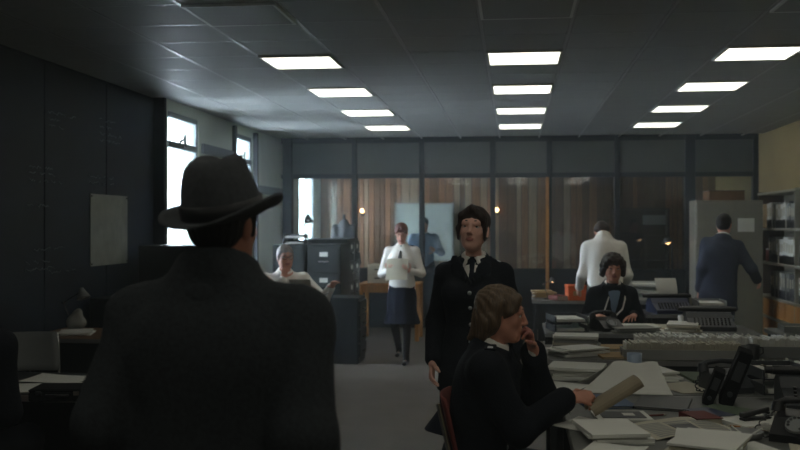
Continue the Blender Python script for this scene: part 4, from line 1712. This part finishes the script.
# person cut off by the left edge
HX = Human('person', 'dark clothed person seated at the far left edge, only a shoulder and sleeve in view', (-2.54, 4.14, 0), .0, scale=1.06, h=.012, head_h=.008,
           **sit(0), wr=(.10, .30, .72), wl=(-.12, .30, .72), er=(.5, -1, -.4), el=(-.5, -1, -.4))
HX.body(M_SKIN2)
hair(HX, M_HDARK, 'short', .009)
HX.top('jacket', M_TUNIC, e=.028, hem=(-.10, .19, .15), sl=(.080, .072, .056), collar=(.072, .006, .016), fold=.007, seed=101)
HX.trousers('trousers', M_TROUS)
HX.shoes(M_SHOE)


# ------------------------------------------------------------------ right-hand desks
DZ = DESK_Z
d_near = desk(.22, 3.45, 1.72, 4.20, 'grey topped desk nearest the viewer, crowded with papers', pedestal=None, modesty=None)
d_near2 = desk(.22, 4.22, 1.72, 4.97, 'grey topped desk in front of the seated policeman', pedestal=None, modesty=None)
d_mid = desk(.16, 4.99, 1.76, 5.74, 'grey topped desk carrying newspapers behind the seated policeman', pedestal='right', modesty=None)
d_midr = desk(1.78, 4.60, 3.20, 5.40, 'grey topped desk at the right edge with a tray of index cards', pedestal='right', modesty='back')
d_card = desk(.20, 6.25, 2.12, 7.00, 'grey topped desk carrying long index card trays', pedestal='both', modesty='front')
d_curly = desk(.24, 7.75, 1.92, 8.55, 'grey topped desk in front of the curly haired man', pedestal='right', modesty='front')
d_right = desk(2.05, 7.60, 3.30, 8.35, 'grey topped desk below the man in the slate suit', pedestal='right', modesty='front')
d_back = desk(.20, 11.05, 1.85, 11.75, 'desk under the leaning man in the white shirt', pedestal='right', modesty='front')
d_backr = desk(1.24, 9.45, 2.05, 10.05, 'dark desk between the curly haired man and the slate suit', top=M_DKGREY, pedestal='right', modesty='front')

# chairs
office_chair('red tube framed chair under the seated policeman', (H3.t.location.x + .13, 4.30, 0), -PI2, M_RED)
office_chair('chair under the curly haired man', (H8.t.location.x, 9.18, 0), PI + .05, M_DKGREY)
office_chair('chair under the man with glasses', (H4.t.location.x, 9.98, 0), -2.75, M_DKGREY)
office_chair('chair under the person at the far left edge', (-2.54, 4.12, 0), .0, M_DKGREY)

# things on the nearest desk
nz = DZ + .0005


def sheets(desc, group, spots, mats=(M_PAPER, M_PAPER2, M_PAPER), seed=0, base=DZ):
    for i, (x, y, a) in enumerate(spots):
        loose_sheet(desc, (x, y, base + .0008 + .0005 * i), a, m=mats[i % len(mats)], group=group, seed=seed + i)


paper_pile('low pile of white papers at the near left corner of the nearest desk', (.40, 3.98, DZ), .15, 4, .23, .30, .012, M_PAPER, seed=1)
paper_pile('untidy pile of grey and white papers beside the framed booklet', (.72, 3.72, DZ), -.3, 6, .24, .31, .010, seed=2, jit=.035)
def printed_page(name, label, loc, rz, w, l, seed, lift=.02, cols=3):
    """a newspaper page: gently curved sheet with its text columns and a picture block printed on it"""
    r = random.Random(seed)
    zf = lambda u, v: .003 + lift * math.sin(PI * u) * (.4 + .6 * v) + .006 * math.sin(7 * u + 2 * v)
    t_ = thing(name, label, 'newspaper', loc, rz)
    MB().grid(lambda u, v: ((u - .5) * w, (v - .5) * l, zf(u, v)), 14, 8, .002).build('page', M_PAPER2, t_)
    tx = MB()
    for c in range(cols):
        for k in range(9):
            u0, u1 = .06 + c * .9 / cols, .06 + (c + .86) * .9 / cols
            v0 = .06 + k * .09
            if c == 1 and 2 < k < 7:
                continue
            tx.grid(lambda u, v: ((u0 + (u1 - u0) * u - .5) * w, (v0 + .05 * v - .5) * l, zf(u0 + (u1 - u0) * u, v0 + .05 * v) + .0009), 4, 1, .0007)
    o_ = tx.build('text_lines', M_PAPER3, t_)
    o_['kind'] = 'stuff'
    u0, u1, v0, v1 = .06 + .9 / cols, .06 + 1.86 * .9 / cols, .34, .66
    MB().grid(lambda u, v: ((u0 + (u1 - u0) * u - .5) * w, (v0 + (v1 - v0) * v - .5) * l, zf(u0 + (u1 - u0) * u, v0 + (v1 - v0) * v) + .0012), 5, 3, .001).build('picture', M_DKGREY, t_)
    return t_


printed_page('newspaper', 'open printed newspaper curling at the bottom of the picture', (.70, 4.12, DZ), .35, .40, .27, 3, .03)
printed_page('newspaper', 'printed newspaper page lying between the telephone and the pad', (1.10, 4.18, DZ + .001), -.6, .22, .20, 4, .012, 2)
t = thing('notebook', 'small spiral notebook with a dark cover on the nearest desk', 'notebook', (.86, 4.46, DZ), .5)
MB().box((0, 0, .008), (.13, .19, .016), bev=.002).build('pages', M_PAPER, t)
MB().box((0, 0, .0175), (.132, .192, .003)).build('cover', M_NAVYP, t)
for k in range(9):
    MB().cyl((-.068, -.08 + k * .02, .010), (-.060, -.08 + k * .02, .018), .004, n=6).build('wire_ring', M_CHROME, t)
for k, (x_, y_, a_, mm, ds) in enumerate(((.60, 4.42, .4, M_RED, 'red'), (1.20, 4.50, 1.9, M_BLACK, 'black'), (.96, 4.20, 2.6, M_WOODO, 'yellow'))):
    t = thing('pencil', ds + ' pencil lying on the nearest desk', 'pencil', (x_, y_, DZ + .0045), a_)
    MB().cyl((-.08, 0, 0), (.065, 0, 0), .004, n=6).build('barrel', mm, t)
    MB().cyl((.065, 0, 0), (.085, 0, 0), .004, .0006, n=6).build('point', M_PAPER2, t)
# booklet with a dark printed cover and pale border
t = thing('booklet', 'grey booklet with a pale border and a white square on its cover', 'booklet', (.47, 4.38, DZ), .10)
MB().box((0, 0, .006), (.24, .20, .012), bev=.002).build('pages', M_PAPER, t)
MB().box((0, 0, .0132), (.19, .15, .002)).build('cover_print', M_DKGREY, t)
MB().box((.03, .0, .0146), (.05, .06, .0015)).build('cover_patch', M_PAPER, t)
# big tented newspaper
def tent(u, v):
    up = 1 - abs(2 * v - 1)
    half = .23 - .12 * up
    x = (u - .5) * 2 * half + .06 * up
    return (x, (v - .5) * .34, .006 + .135 * up ** 1.15 + .006 * math.sin(9 * u) * up)


o = MB().grid(tent, 16, 14, .003).build('newspaper', M_PAPER, None, (.56, 5.13, DZ + .002), -.05)
tag(o, 'large pale newspaper folded up into a tent on the desk', 'newspaper')
# paper in the seated man's hand
hw = V(H3.t.location) + rotz(-PI2) @ V((H3.w_r + A((-.015, .10, -.01))).tolist())


def roll(u, v):
    a = u * PI * 1.1
    return (v * .25 - .02, .05 * math.cos(a), .035 * math.sin(a))


o = MB().grid(roll, 10, 8, .003).build('rolled_paper', M_CURL, None, hw + V((.015, .0, -.035)), .15)
o.rotation_euler = (0, -.50, .30)
tag(o, 'curled brownish paper held in the hand of the seated policeman', 'paper')
# two black box files leaning together
box_file('box_file', 'black box file leaning to the right beside the newspaper', (1.00, 4.80, DZ + .002), -.2, .065, .27, .20, M_MATT, 'leaning box files', tilt=.36, plain=True)
box_file('box_file', 'black box file leaning against another, partly behind it', (.915, 4.80, DZ + .002), -.2, .05, .17, .18, M_MATT, 'leaning box files', tilt=.38, plain=True)
telephone('black rotary telephone at the bottom right corner of the nearest desk', (1.13, 4.02, DZ), -.5)
desk_lamp('grey metal desk lamp with a bent arm at the bottom right', (1.34, 4.36, DZ), 2.3, M_DKGREY, M_DKGREY, s=.62)
ashtray('metal ashtray full of cigarette ends on the nearest desk', (.92, 4.02, DZ))
t = thing('stapler', 'small black stapler lying on an open pad', 'stapler', (1.03, 4.335, DZ + .0135), .5)
MB().box((0, 0, .006), (.15, .035, .010), bev=.003).build('base', M_BLACK, t)
MB().box((-.006, 0, .032), (.145, .030, .022), rot=roty(-.14), bev=.004).build('arm', M_BLACK, t)
MB().cyl((.065, -.02, .020), (.065, .02, .020), .010).build('hinge', M_CHROME, t)
paper_pile('open white pad under the stapler', (1.03, 4.335, DZ), .35, 1, .27, .21, .0135, M_PAPER, seed=9, jit=0)
paper_pile('pile of white papers at the right end of the nearest desk', (1.52, 4.06, DZ), .3, 6, .24, .31, .010, M_PAPER, seed=12)
paper_pile('pile of grey papers below the right edge of the picture', (1.45, 3.70, DZ), -.3, 7, .24, .31, .010, M_PAPER3, seed=13)
sheets('loose paper lying among the clutter on the nearest desk', 'loose papers on the nearest desk',
       [(.90, 3.72, .5), (1.12, 3.72, -.2), (.33, 4.14, .9), (.35, 3.66, -.4), (1.28, 4.02, 1.2)], seed=20)
folder('blue card folder near the seated policeman', (.42, 4.74, DZ), .2, M_BLUEC)
typewriter('large dark typewriter right of the leaning box files', (1.42, 4.74, DZ), -.1, M_DKGREY, paper=False)
folder('dark grey folder under the edge of the newspaper', (.70, 4.72, DZ), -.25, M_DKGREY)
folder('dark green folder in front of the leaning box files', (.98, 4.545, DZ), .9, M_GREENC, .2, .28)
book('small red brown book in front of the leaning box files', (.80, 4.33, DZ), .3, .12, .17, .03, M_RED)

# desk behind
paper_pile('pile of papers under the pale blue mug', (.74, 5.56, DZ), .2, 5, .24, .31, .011, seed=31)
mug('pale blue mug standing on a pile of papers behind the tented newspaper', (.66, 5.50, PILE_TOP['pile of papers under the pale blue mug'] + .001), 1.2, M_PALEB)
paper_pile('pile of pale papers right behind the seated policeman', (.36, 5.52, DZ), -.1, 6, .30, .26, .012, M_PAPER, seed=32)
folder('grey green folder on the desk with the newspapers', (1.06, 5.56, DZ), .1, M_GREENC)
card_tray('short tray of pale index cards on the newspaper desk near the right edge', (1.50, 5.60, DZ), .05, .46, .17, .085, M_DKGREY, 36, seed=8, tint=M_PAPER)
letter_tray('dark two tier letter tray behind the leaning box files', (1.35, 5.22, DZ), .1, M_DKGREY, 2)
telephone('dark grey telephone on the desk with the newspapers', (1.08, 5.16, DZ), .3, M_DKGREY)
sheets('loose paper on the desk with the newspapers', 'loose papers on the newspaper desk', [(.22, 5.20, 1.2), (.88, 5.20, .4), (1.62, 5.18, 1.5)], seed=40)

# right edge desk
card_tray('long tray of pale index cards at the right edge', (2.02, 5.18, DZ), .05, .62, .17, .085, M_DKGREY, seed=2)
paper_pile('pile of white papers in front of the card tray at the right edge', (1.96, 4.82, DZ), .4, 5, .24, .31, .010, M_PAPER, seed=51)
folder('dark green folder on the right edge desk', (2.36, 4.86, DZ), .2, M_GREENC)
paper_pile('pile of cream papers far along the right edge desk', (2.62, 5.18, DZ), .2, 6, .24, .31, .012, M_PAPER2, seed=52)

# index card desk
card_tray('front tray of index cards on the card desk', (1.06, 6.40, DZ), .03, .74, .19, .10, M_PAPER3, 56, seed=3)
card_tray('rear tray of index cards on the card desk', (1.16, 6.66, DZ), -.02, .74, .19, .115, M_GREYP, 56, seed=4, tint=M_PAPER)
card_tray('right hand tray of index cards on the card desk', (1.78, 6.56, DZ), .02, .56, .22, .12, M_GREYP, 44, seed=5, tint=M_PAPER)
paper_pile('pile of cream computer paper on top of the card desk', (1.84, 6.83, DZ), .05, 5, .34, .26, .014, M_PAPER2, seed=55)
folder('buff folder at the left end of the card desk', (.70, 6.84, DZ), .2, M_BUFF, .2, .26)

paper_pile('pale papers spread at the left end of the card desk', (.40, 6.48, DZ), .5, 4, .30, .22, .012, M_PAPER, seed=56, jit=.04)
paper_pile('thick pile of papers at the rear left of the card desk', (.42, 6.82, DZ), -.1, 6, .30, .22, .014, seed=57, jit=.03)
folder('buff folder leaning over the front edge of the card desk', (.64, 6.42, DZ), .1, M_BUFF, .20, .28)
mug('dark mug on the card desk in front of the trays', (1.50, 6.38, DZ), .2, M_DKGREY)
ashtray('metal ashtray on the card desk between the trays', (1.60, 6.82, DZ))

# desk of the curly haired man
paper_pile('wide white pad in front of the curly haired man', (.98, 8.33, DZ), 0, 1, .42, .30, .012, M_PAPER, seed=60, jit=0)
paper_pile('pile of pale papers on the left of the curly haired man', (.56, 8.28, DZ), .3, 6, .24, .31, .012, M_PAPER, seed=61)
paper_pile('low pile of grey papers in front of the white pad', (.94, 7.93, DZ), .2, 4, .34, .24, .010, M_PAPER3, seed=62)
paper_pile('pile of papers at the right of the curly haired man', (1.36, 8.05, DZ), -.2, 5, .24, .31, .012, seed=63)
typewriter('dark typewriter at the right of the curly haired man', (1.58, 8.20, DZ), .0, M_DKGREY, paper=False)
mug('white mug beside the typewriter', (1.40, 8.36, DZ), .4)
t = thing('ruler', 'pale wooden ruler lying on the curly haired man\'s desk', 'ruler', (1.18, 8.10, DZ + .001), .2)
MB().box((0, 0, .003), (.31, .035, .006), bev=.001).build('blade', M_WOODO, t)
for k in range(7):
    MB().box((-.14 + k * .045, .012, .0062), (.002, .010, .001)).build('mark', M_BLACK, t)
sheets('loose paper on the desk of the curly haired man', 'loose papers by the curly haired man', [(1.22, 7.92, 1.3), (1.28, 8.34, .2)], seed=70)

letter_tray('dark letter tray at the far left end of the curly haired man\'s desk', (.42, 7.98, DZ), .2, M_DKGREY, 2)
telephone('black telephone on the left half of the curly haired man\'s desk', (.74, 8.00, DZ), .5)

# right desk below the suit
letter_tray('grey letter tray with white edges beneath the slate suit', (2.30, 8.10, DZ), 1.5, M_GREYP, 1)
paper_pile('stack of papers on the desk below the slate suit', (2.70, 8.0, DZ), .1, 3, .36, .28, .012, M_PAPER2, seed=80)
paper_pile('low stack of papers at the shelf end of the right desk', (3.08, 8.05, DZ), .2, 3, .24, .31, .010, M_PAPER, seed=81)
telephone('black telephone on the desk below the slate suit', (2.48, 7.74, DZ), .4)

# dark desk left of the suit
typewriter('navy blue typewriter with a raised sheet left of the slate suit', (1.50, 9.72, DZ), .15, M_NAVYP)
letter_tray('grey wire tray stacked with white papers left of the slate suit', (1.88, 9.74, DZ), 0, M_GREYP, 2)

# back desk under the leaning man
t = thing('file_box', 'bright orange file box on the back desk', 'box', (.69, 11.22, DZ), .1)
MB().box((0, 0, .075), (.20, .26, .15), bev=.004).build('body', M_ORANGE, t)
MB().box((0, 0, .155), (.21, .27, .03), bev=.004).build('lid', M_ORANGE, t)
MB().box((0, -.132, .08), (.09, .004, .05)).build('label', M_BUFF, t)
desk_lamp('dark desk lamp with a small glowing bulb on the back desk', (.38, 11.30, DZ), .6, M_DKGREY, M_DKGREY, M_LAMPO, s=.55)
paper_pile('pile of papers under the leaning man', (1.06, 11.35, DZ), .1, 5, .24, .31, .012, seed=90)
letter_tray('white wire rack of papers on the back desk', (1.52, 11.40, DZ), 0, M_WHITE, 3, w=.40, l=.30)
book('red book on the back desk by the lamp', (.50, 11.20, DZ), .5, .15, .21, .05, M_RED)
paper_pile('brown paper pile left of the orange box', (.34, 11.62, DZ), .1, 5, .24, .22, .014, M_BUFF, seed=91)

# ------------------------------------------------------------------ right wall: shelving with files
SX0, SX1, SY0, SY1, SH = 3.27, XR - .005, 10.2, 13.6, 2.04
t = thing('shelf_unit', 'tall cream shelving filled with files along the ochre wall', 'shelving', ((SX0 + SX1) / 2, (SY0 + SY1) / 2, 0))
ox, oy = (SX0 + SX1) / 2, (SY0 + SY1) / 2
shelf_z = [.42, .68, 1.12, 1.56]
MB().box((SX1 - ox - .008, 0, SH / 2), (.016, SY1 - SY0, SH)).build('back_panel', M_SHELF, t)
for y in (SY0, (SY0 + SY1) / 2, SY1):
    MB().box((0, y - oy, SH / 2), (SX1 - SX0, .03, SH), bev=.003).build('upright', M_SHELF if y < SY1 else M_WOODD, t)
for z in shelf_z + [SH - .015]:
    MB().box((-.01, 0, z - .014), (SX1 - SX0 + .02, SY1 - SY0 - .04, .028), bev=.003).build('shelf_board', M_SHELF, t)
for k in range(5):
    y = SY1 - .20 - .55 * k
    MB().box((SX0 - ox + .012, y - oy - .27, .235), (.022, .53, .33), bev=.003).build('cupboard_door', M_WOODO, t)
    MB().box((SX0 - ox + .012, y - oy - .27, .535), (.022, .53, .215), bev=.003).build('cupboard_door', M_WOODO, t)
sn = ['upper', 'middle', 'lower']
fm = [M_PAPER, M_PAPER, M_PAPER, M_PAPER2, M_BLACK, M_PAPER, M_PAPER3]
rb = random.Random(5)
for si, z in enumerate((1.56, 1.12, .68)):
    y = SY1 - .32 - .10 * si
    while y > SY0 + .12:
        w = rb.choice([.075, .10, .12])
        if abs(y - w / 2 - (SY0 + SY1) / 2) < .10:
            y -= .14
            continue
        h_ = rb.choice([.30, .32, .33])
        mt = rb.choice(fm) if si < 2 else rb.choice([M_BLACK, M_PAPER, M_PAPER3, M_DKGREY])
        nm = {M_PAPER.name: 'white', M_PAPER3.name: 'grey', M_PAPER2.name: 'cream', M_BLACK.name: 'black', M_DKGREY.name: 'dark grey'}[mt.name]
        box_file('lever_arch_file', '%s file standing on the %s shelf of the right wall' % (nm, sn[si]), (SX0 + .16, y - w / 2, z), -PI2, w - .006, h_, .26, mt, '%s files on the %s shelf' % (nm, sn[si]))
        y -= w + (.0 if rb.random() < .8 else .06)
# odds and ends at the shelf end
t2 = thing('parcel', 'brown paper parcel at the far end of the upper shelf', 'parcel', (SX0 + .12, SY1 - .17, 1.56), 0)
MB().box((0, 0, .16), (.16, .20, .32), bev=.01).build('wrapping', M_BUFF, t2)
MB().box((0, 0, .16), (.165, .012, .325)).build('string', M_WOODD, t2)
t2 = thing('tin', 'small red tin at the far end of the middle shelf', 'tin', (SX0 + .10, SY1 - .20, 1.12), 0)
MB().lathe([(.0001, 0), (.05, 0), (.05, .15), (.0001, .15)], 18).build('can', M_RED, t2)
MB().lathe([(.0001, .15), (.052, .15), (.052, .17), (.0001, .17)], 18).build('lid', M_ALU, t2)

# grey steel cupboard
CX, CY = 2.68, 12.85
t = thing('steel_cupboard', 'tall grey steel cupboard with a paper notice on its door', 'cupboard', (CX, CY, 0))
MB().box((0, 0, .96), (.82, .46, 1.90), bev=.006).build('body', M_GREYC, t)
for sx in (-1, 1):
    d = MB().box((sx * .202, -.238, .98), (.396, .022, 1.80), bev=.004).build('door', M_GREYC, t)
    MB().box((sx * .04, -.262, .98), (.018, .03, .14), bev=.004).build('handle', M_CHROME, d)
n_ = MB().box((.20, -.252, 1.60), (.20, .004, .17)).build('notice', M_PAPER, t)
for sx in (-1, 1):
    for sy in (-1, 1):
        MB().box((sx * .36, sy * .18, .006), (.06, .06, .012)).build('foot', M_BLACK, t)
t = thing('cardboard_box', 'flat brown cardboard box on top of the steel cupboard', 'box', (CX - .02, CY, 1.911), .05)
MB().box((0, 0, .06), (.44, .32, .12), bev=.003).build('body', M_KRAFT, t)
MB().box((0, 0, .122), (.45, .33, .012), bev=.003).build('lid', M_WOODD, t)
MB().box((0, 0, .129), (.05, .332, .004)).build('tape', M_PAPER2, t)
# ------------------------------------------------------------------ back left: cabinets, lamp, table
filing_cabinet('dark filing cabinet behind the head of the man with glasses', (-2.74, 12.0, 0), 0, group='tall filing cabinets')
filing_cabinet('dark filing cabinet with white card labels right of the man with glasses', (-2.31, 12.0, 0), 0, group='tall filing cabinets')
for k, y in enumerate((12.56, 13.00)):
    filing_cabinet(('nearer' if k == 0 else 'farther') + ' of two cabinets facing right behind the labelled cabinet', (-2.42, y, 0), PI2, w=.42, d=.58, hgt=1.42, body=M_STEELD, n=5, group='sideways cabinets')
filing_cabinet('low dark drawer unit with chrome handles beside the aisle', (-2.0, 11.30, 0), PI2, n=4, w=.52, d=.44, hgt=.76, body=M_STEELD, labels=False)
desk_lamp('black desk lamp standing on the labelled filing cabinet', (at(306, 240, 11.95).x, 11.95, 1.36), .3, s=.8)
letter_tray('dark wire tray on the cabinet behind the man with glasses', (-2.72, 11.95, 1.36), .1, M_DKGREY, 2)
desk(-2.95, 9.05, -1.85, 9.62, 'desk in front of the man with glasses', pedestal='left', modesty='front')
typewriter('pale typewriter beside the outstretched hand of the man with glasses', (-2.06, 9.36, DZ), PI, M_PAPER3)
paper_pile('pile of papers on the desk of the man with glasses', (-2.55, 9.30, DZ), .2, 5, seed=95)
# coat hanging by the partition
t = thing('hanging_coat', 'grey coat hanging on a stand behind the cabinets', 'coat', (at(344, 240, 13.75).x, 13.75, 0))
MB().cyl((0, 0, 0), (0, 0, 1.75), .018).build('pole', M_BLACK, t)
MB().lathe([(.0001, 0), (.20, 0), (.20, .02), (.03, .05), (.0001, .05)], 20).build('base', M_BLACK, t)
B = Body()
B.head_h = B.hand_h = .01
B.loft((0, 0, .75), np.eye(3), [(0, 0, 0, .20, .12), (.4, 0, 0, .17, .11), (.75, 0, 0, .15, .09), (.92, 0, 0, .05, .05)], k=.03)
B.cone((.12, 0, 1.55), (.20, -.02, 1.05), .06, .05, k=.03)
B.cone((-.12, 0, 1.55), (-.20, -.02, 1.05), .06, .05, k=.03)
B.build('coat', M_DKGREY, t, .014, folds(.012, 8, 5, 20))

# wooden table in the aisle end with a pale machine on it
TX0, TX1, TY0, TY1 = -2.14, -1.30, 13.3, 13.9
t = thing('wooden_table', 'orange wooden table behind the walking woman', 'table', ((TX0 + TX1) / 2, (TY0 + TY1) / 2, 0))
w, d = TX1 - TX0, TY1 - TY0
MB().box((0, 0, .775), (w, d, .035), bev=.004).build('tabletop', M_WOODO, t)
for sx in (-1, 1):
    for sy in (-1, 1):
        MB().box((sx * (w / 2 - .03), sy * (d / 2 - .03), .38), (.055, .055, .76), bev=.004).build('leg', M_WOODO, t)
for sy in (-1, 1):
    MB().box((0, sy * (d / 2 - .03), .71), (w - .12, .02, .09)).build('apron', M_WOODO, t)
t = thing('card_cabinet', 'cream card index cabinet on the wooden table', 'cabinet', (at(379, 270, 13.55).x, 13.55, .7925), 0)
MB().box((0, 0, .13), (.27, .36, .26), bev=.005).build('body', M_PAPER2, t)
for k in range(2):
    dr = MB().box((0, -.185, .07 + .12 * k), (.24, .014, .105), bev=.003).build('drawer', M_PAPER2, t)
    MB().box((0, -.196, .07 + .12 * k), (.08, .012, .016), bev=.002).build('handle', M_DKGREY, dr)

# ------------------------------------------------------------------ glazed office behind
t = thing('whiteboard', 'white wall board behind the glass and the blue shirted man', 'board', (at(424, 232, YBACK - .06).x, YBACK - .06, 0))
MB().box((0, 0, 1.47), (1.06, .02, 1.04), bev=.003).build('panel', M_WBOARD, t)
for sx in (-1, 1):
    MB().box((sx * .54, -.005, 1.47), (.03, .03, 1.10)).build('board_frame', M_ALU, t)
for z in (.945, 1.995):
    MB().box((0, -.005, z), (1.05, .03, .03)).build('board_frame', M_ALU, t)
for nm, (px, py) in (('left', (362, 212)), ('right', (497, 211))):  # glowing bulbs on added fittings, standing in for bulb reflections in the glass
    p = at(px, py, YBACK - .13)
    t = thing('reflection_bulb', 'small glowing wall lamp on the %s behind the glass' % ('far left' if nm == 'left' else 'right of the policewoman'), 'lamp', (p.x, YBACK - .04, p.z))
    MB().cyl((0, .012, -.03), (0, -.02, -.03), .045).build('wall_plate', M_CHROME, t)
    MB().tube([(0, -.01, -.03), (0, -.08, -.05), (0, -.09, -.02)], .008).build('arm', M_CHROME, t)
    MB().lathe([(.0001, -.03), (.02, -.025), (.034, .0), (.030, .03), (.012, .05), (.0001, .052)], 16, (0, -.09, .012)).build('bulb', M_BULB, t)
# dark cabinet and notice seen through the right bays
t = thing('bookcase', 'dark bookcase behind the glass at the right', 'bookcase', (2.25, YBACK - .30, 0))
MB().box((0, .16, .95), (.95, .03, 1.9)).build('back_panel', M_WOODD, t)
for sx in (-1, 1):
    MB().box((sx * .475, 0, .95), (.03, .34, 1.9)).build('side_panel', M_WOODD, t)
for z in (.05, .5, .95, 1.4, 1.885):
    MB().box((0, 0, z), (.92, .32, .03)).build('shelf_board', M_WOODD, t)
t = thing('notice', 'pale rectangular notice behind the glass above the lamp', 'notice', (at(653, 224, YBACK - .36).x, YBACK - .50, 1.585), 0)
MB().box((0, 0, 0.01), (.42, .012, .02)).build('stand', M_DKGREY, t)
MB().box((0, 0, .10), (.40, .006, .18)).build('card', M_PAPER3, t)
lp = at(672, 241, 13.6)
t = thing('floor_lamp', 'floor lamp with a small glowing head near the partition', 'lamp', (lp.x, 13.6, 0))
MB().lathe([(.0001, 0), (.14, 0), (.14, .02), (.02, .035), (.0001, .035)], 20).build('base', M_BLACK, t)
MB().cyl((0, 0, .03), (0, 0, lp.z - .02), .011).build('pole', M_BLACK, t)
sh = MB().lathe([(.02, .05), (.04, .04), (.09, -.02), (.086, -.022), (.036, .032), (.02, .042)], 20, (-.06, 0, lp.z), roty(-.25)).build('shade', M_DKGREY, t)
MB().lathe([(.0001, .03), (.02, .02), (.05, -.02), (.0001, -.05)], 14, (-.06, 0, lp.z), roty(-.25)).build('bulb', M_LAMPO, sh)

# ------------------------------------------------------------------ left side: desks in the gloom, map, cabinet
ya, yb = onx(88, 225, XL).y, onx(125, 225, XL).y
t = thing('wall_map', 'pale grey map sheet pinned to the dark left wall', 'map', (XL + .022, (ya + yb) / 2, 1.23), 0)
MB().box((0, 0, .325), (.006, yb - ya, .65)).build('sheet', M_MAP, t)
for sy in (-1, 1):
    for z in (.02, .63):
        MB().cyl((.003, sy * ((yb - ya) / 2 - .02), z), (.010, sy * ((yb - ya) / 2 - .02), z), .008, n=8).build('pin', M_BLACK, t)
filing_cabinet('dark cabinet below the first window, left of the man in the hat', (-3.30, 9.35, 0), PI2, w=.62, d=.62, hgt=1.40, body=M_STEELD, labels=False)
filing_cabinet('dark cabinet against the board wall below the map', (-3.42, 8.55, 0), PI2, w=.70, d=.60, hgt=.95, body=M_STEELD, labels=False, n=3)
desk(-3.30, 4.62, -1.80, 5.34, 'dark desk with white papers at the lower left', top=M_STEELD, pedestal='left', modesty='back')
desk(-3.70, 6.95, -2.45, 7.70, 'brown wooden desk by the board wall', top=M_DESKW, legm=M_STEELD, pedestal='right', modesty='front')
loose_sheet('large white paper sheet lying on the dark desk at the lower left', (onz(38, 388, DZ).x, onz(38, 388, DZ).y, DZ), .25, .40, .26, M_PAPER, seed=200, lift=.02)
loose_sheet('second white paper sheet overlapping the large sheet at the lower left', (onz(58, 380, DZ).x, onz(58, 380, DZ).y, DZ + .004), -.1, .34, .24, M_PAPER, seed=201, lift=.02)
t = thing('document_case', 'flat black document case at the front of the lower left desk', 'case', (onz(64, 398, DZ).x, onz(64, 398, DZ).y, DZ), .15)
MB().box((0, 0, .022), (.28, .20, .044), bev=.006).build('body', M_MATT, t)
MB().box((0, 0, .052), (.28, .20, .014), bev=.005).build('lid', M_MATT, t)
for sx in (-1, 1):
    MB().box((sx * .09, -.103, .040), (.03, .008, .022), bev=.002).build('clasp', M_CHROME, t)
MB().tube([(-.05, -.10, .03), (-.05, -.125, .034), (.05, -.125, .034), (.05, -.10, .03)], .006).build('handle', M_BLACK, t)
office_chair('pale grey moulded chair between the two left desks', (at(24, 360, 6.15).x, 6.15, 0), PI + .3, M_GREYP)
paper_pile('pale papers on the brown desk at the left', (at(79, 331, 7.3).x, 7.25, DZ), .3, 3, .24, .31, .010, M_PAPER, seed=210)
# crumpled bag
B = Body()
B.head_h = B.hand_h = .01
B.ell((0, 0, .062), (.085, .065, .062))
B.cone((0, 0, .08), (.02, .01, .13), .035, .04, k=.03)
o = B.build('paper_bag', M_PAPER3, None, .010, curls(.007, 3, 45))
o.location = (at(71, 310, 7.4).x, 7.48, DZ)
tag(o, 'crumpled grey paper bag on the brown desk at the left', 'bag')
desk_lamp('dark bent desk lamp on the brown desk by the board wall', (-3.52, 7.45, DZ), 1.2, M_DKGREY, M_GREYP, s=.75)
office_chair('dark chair behind the brown desk by the board wall', (-2.75, 8.10, 0), PI, M_DKGREY)

# ------------------------------------------------------------------ smoke haze filling the room
def haze_box():
    m = bpy.data.materials.new('smoke_haze')
    m.use_nodes = True
    nt = m.node_tree
    nt.nodes.remove(nt.nodes['Principled BSDF'])
    vs = nt.nodes.new('ShaderNodeVolumeScatter')
    vs.inputs['Color'].default_value = (.80, .93, 1.0, 1)
    vs.inputs['Density'].default_value = HAZE
    vs.inputs['Anisotropy'].default_value = .35
    nt.links.new(vs.outputs[0], nt.nodes['Material Output'].inputs['Volume'])
    o = sbox('room_haze', (XL - .6, YF - .6, -.3), (XR + .5, YBACK + .5, ZC + .5), m)
    tag(o, 'thin smoky haze hanging in the whole office', 'haze', kind='stuff')


haze_box()
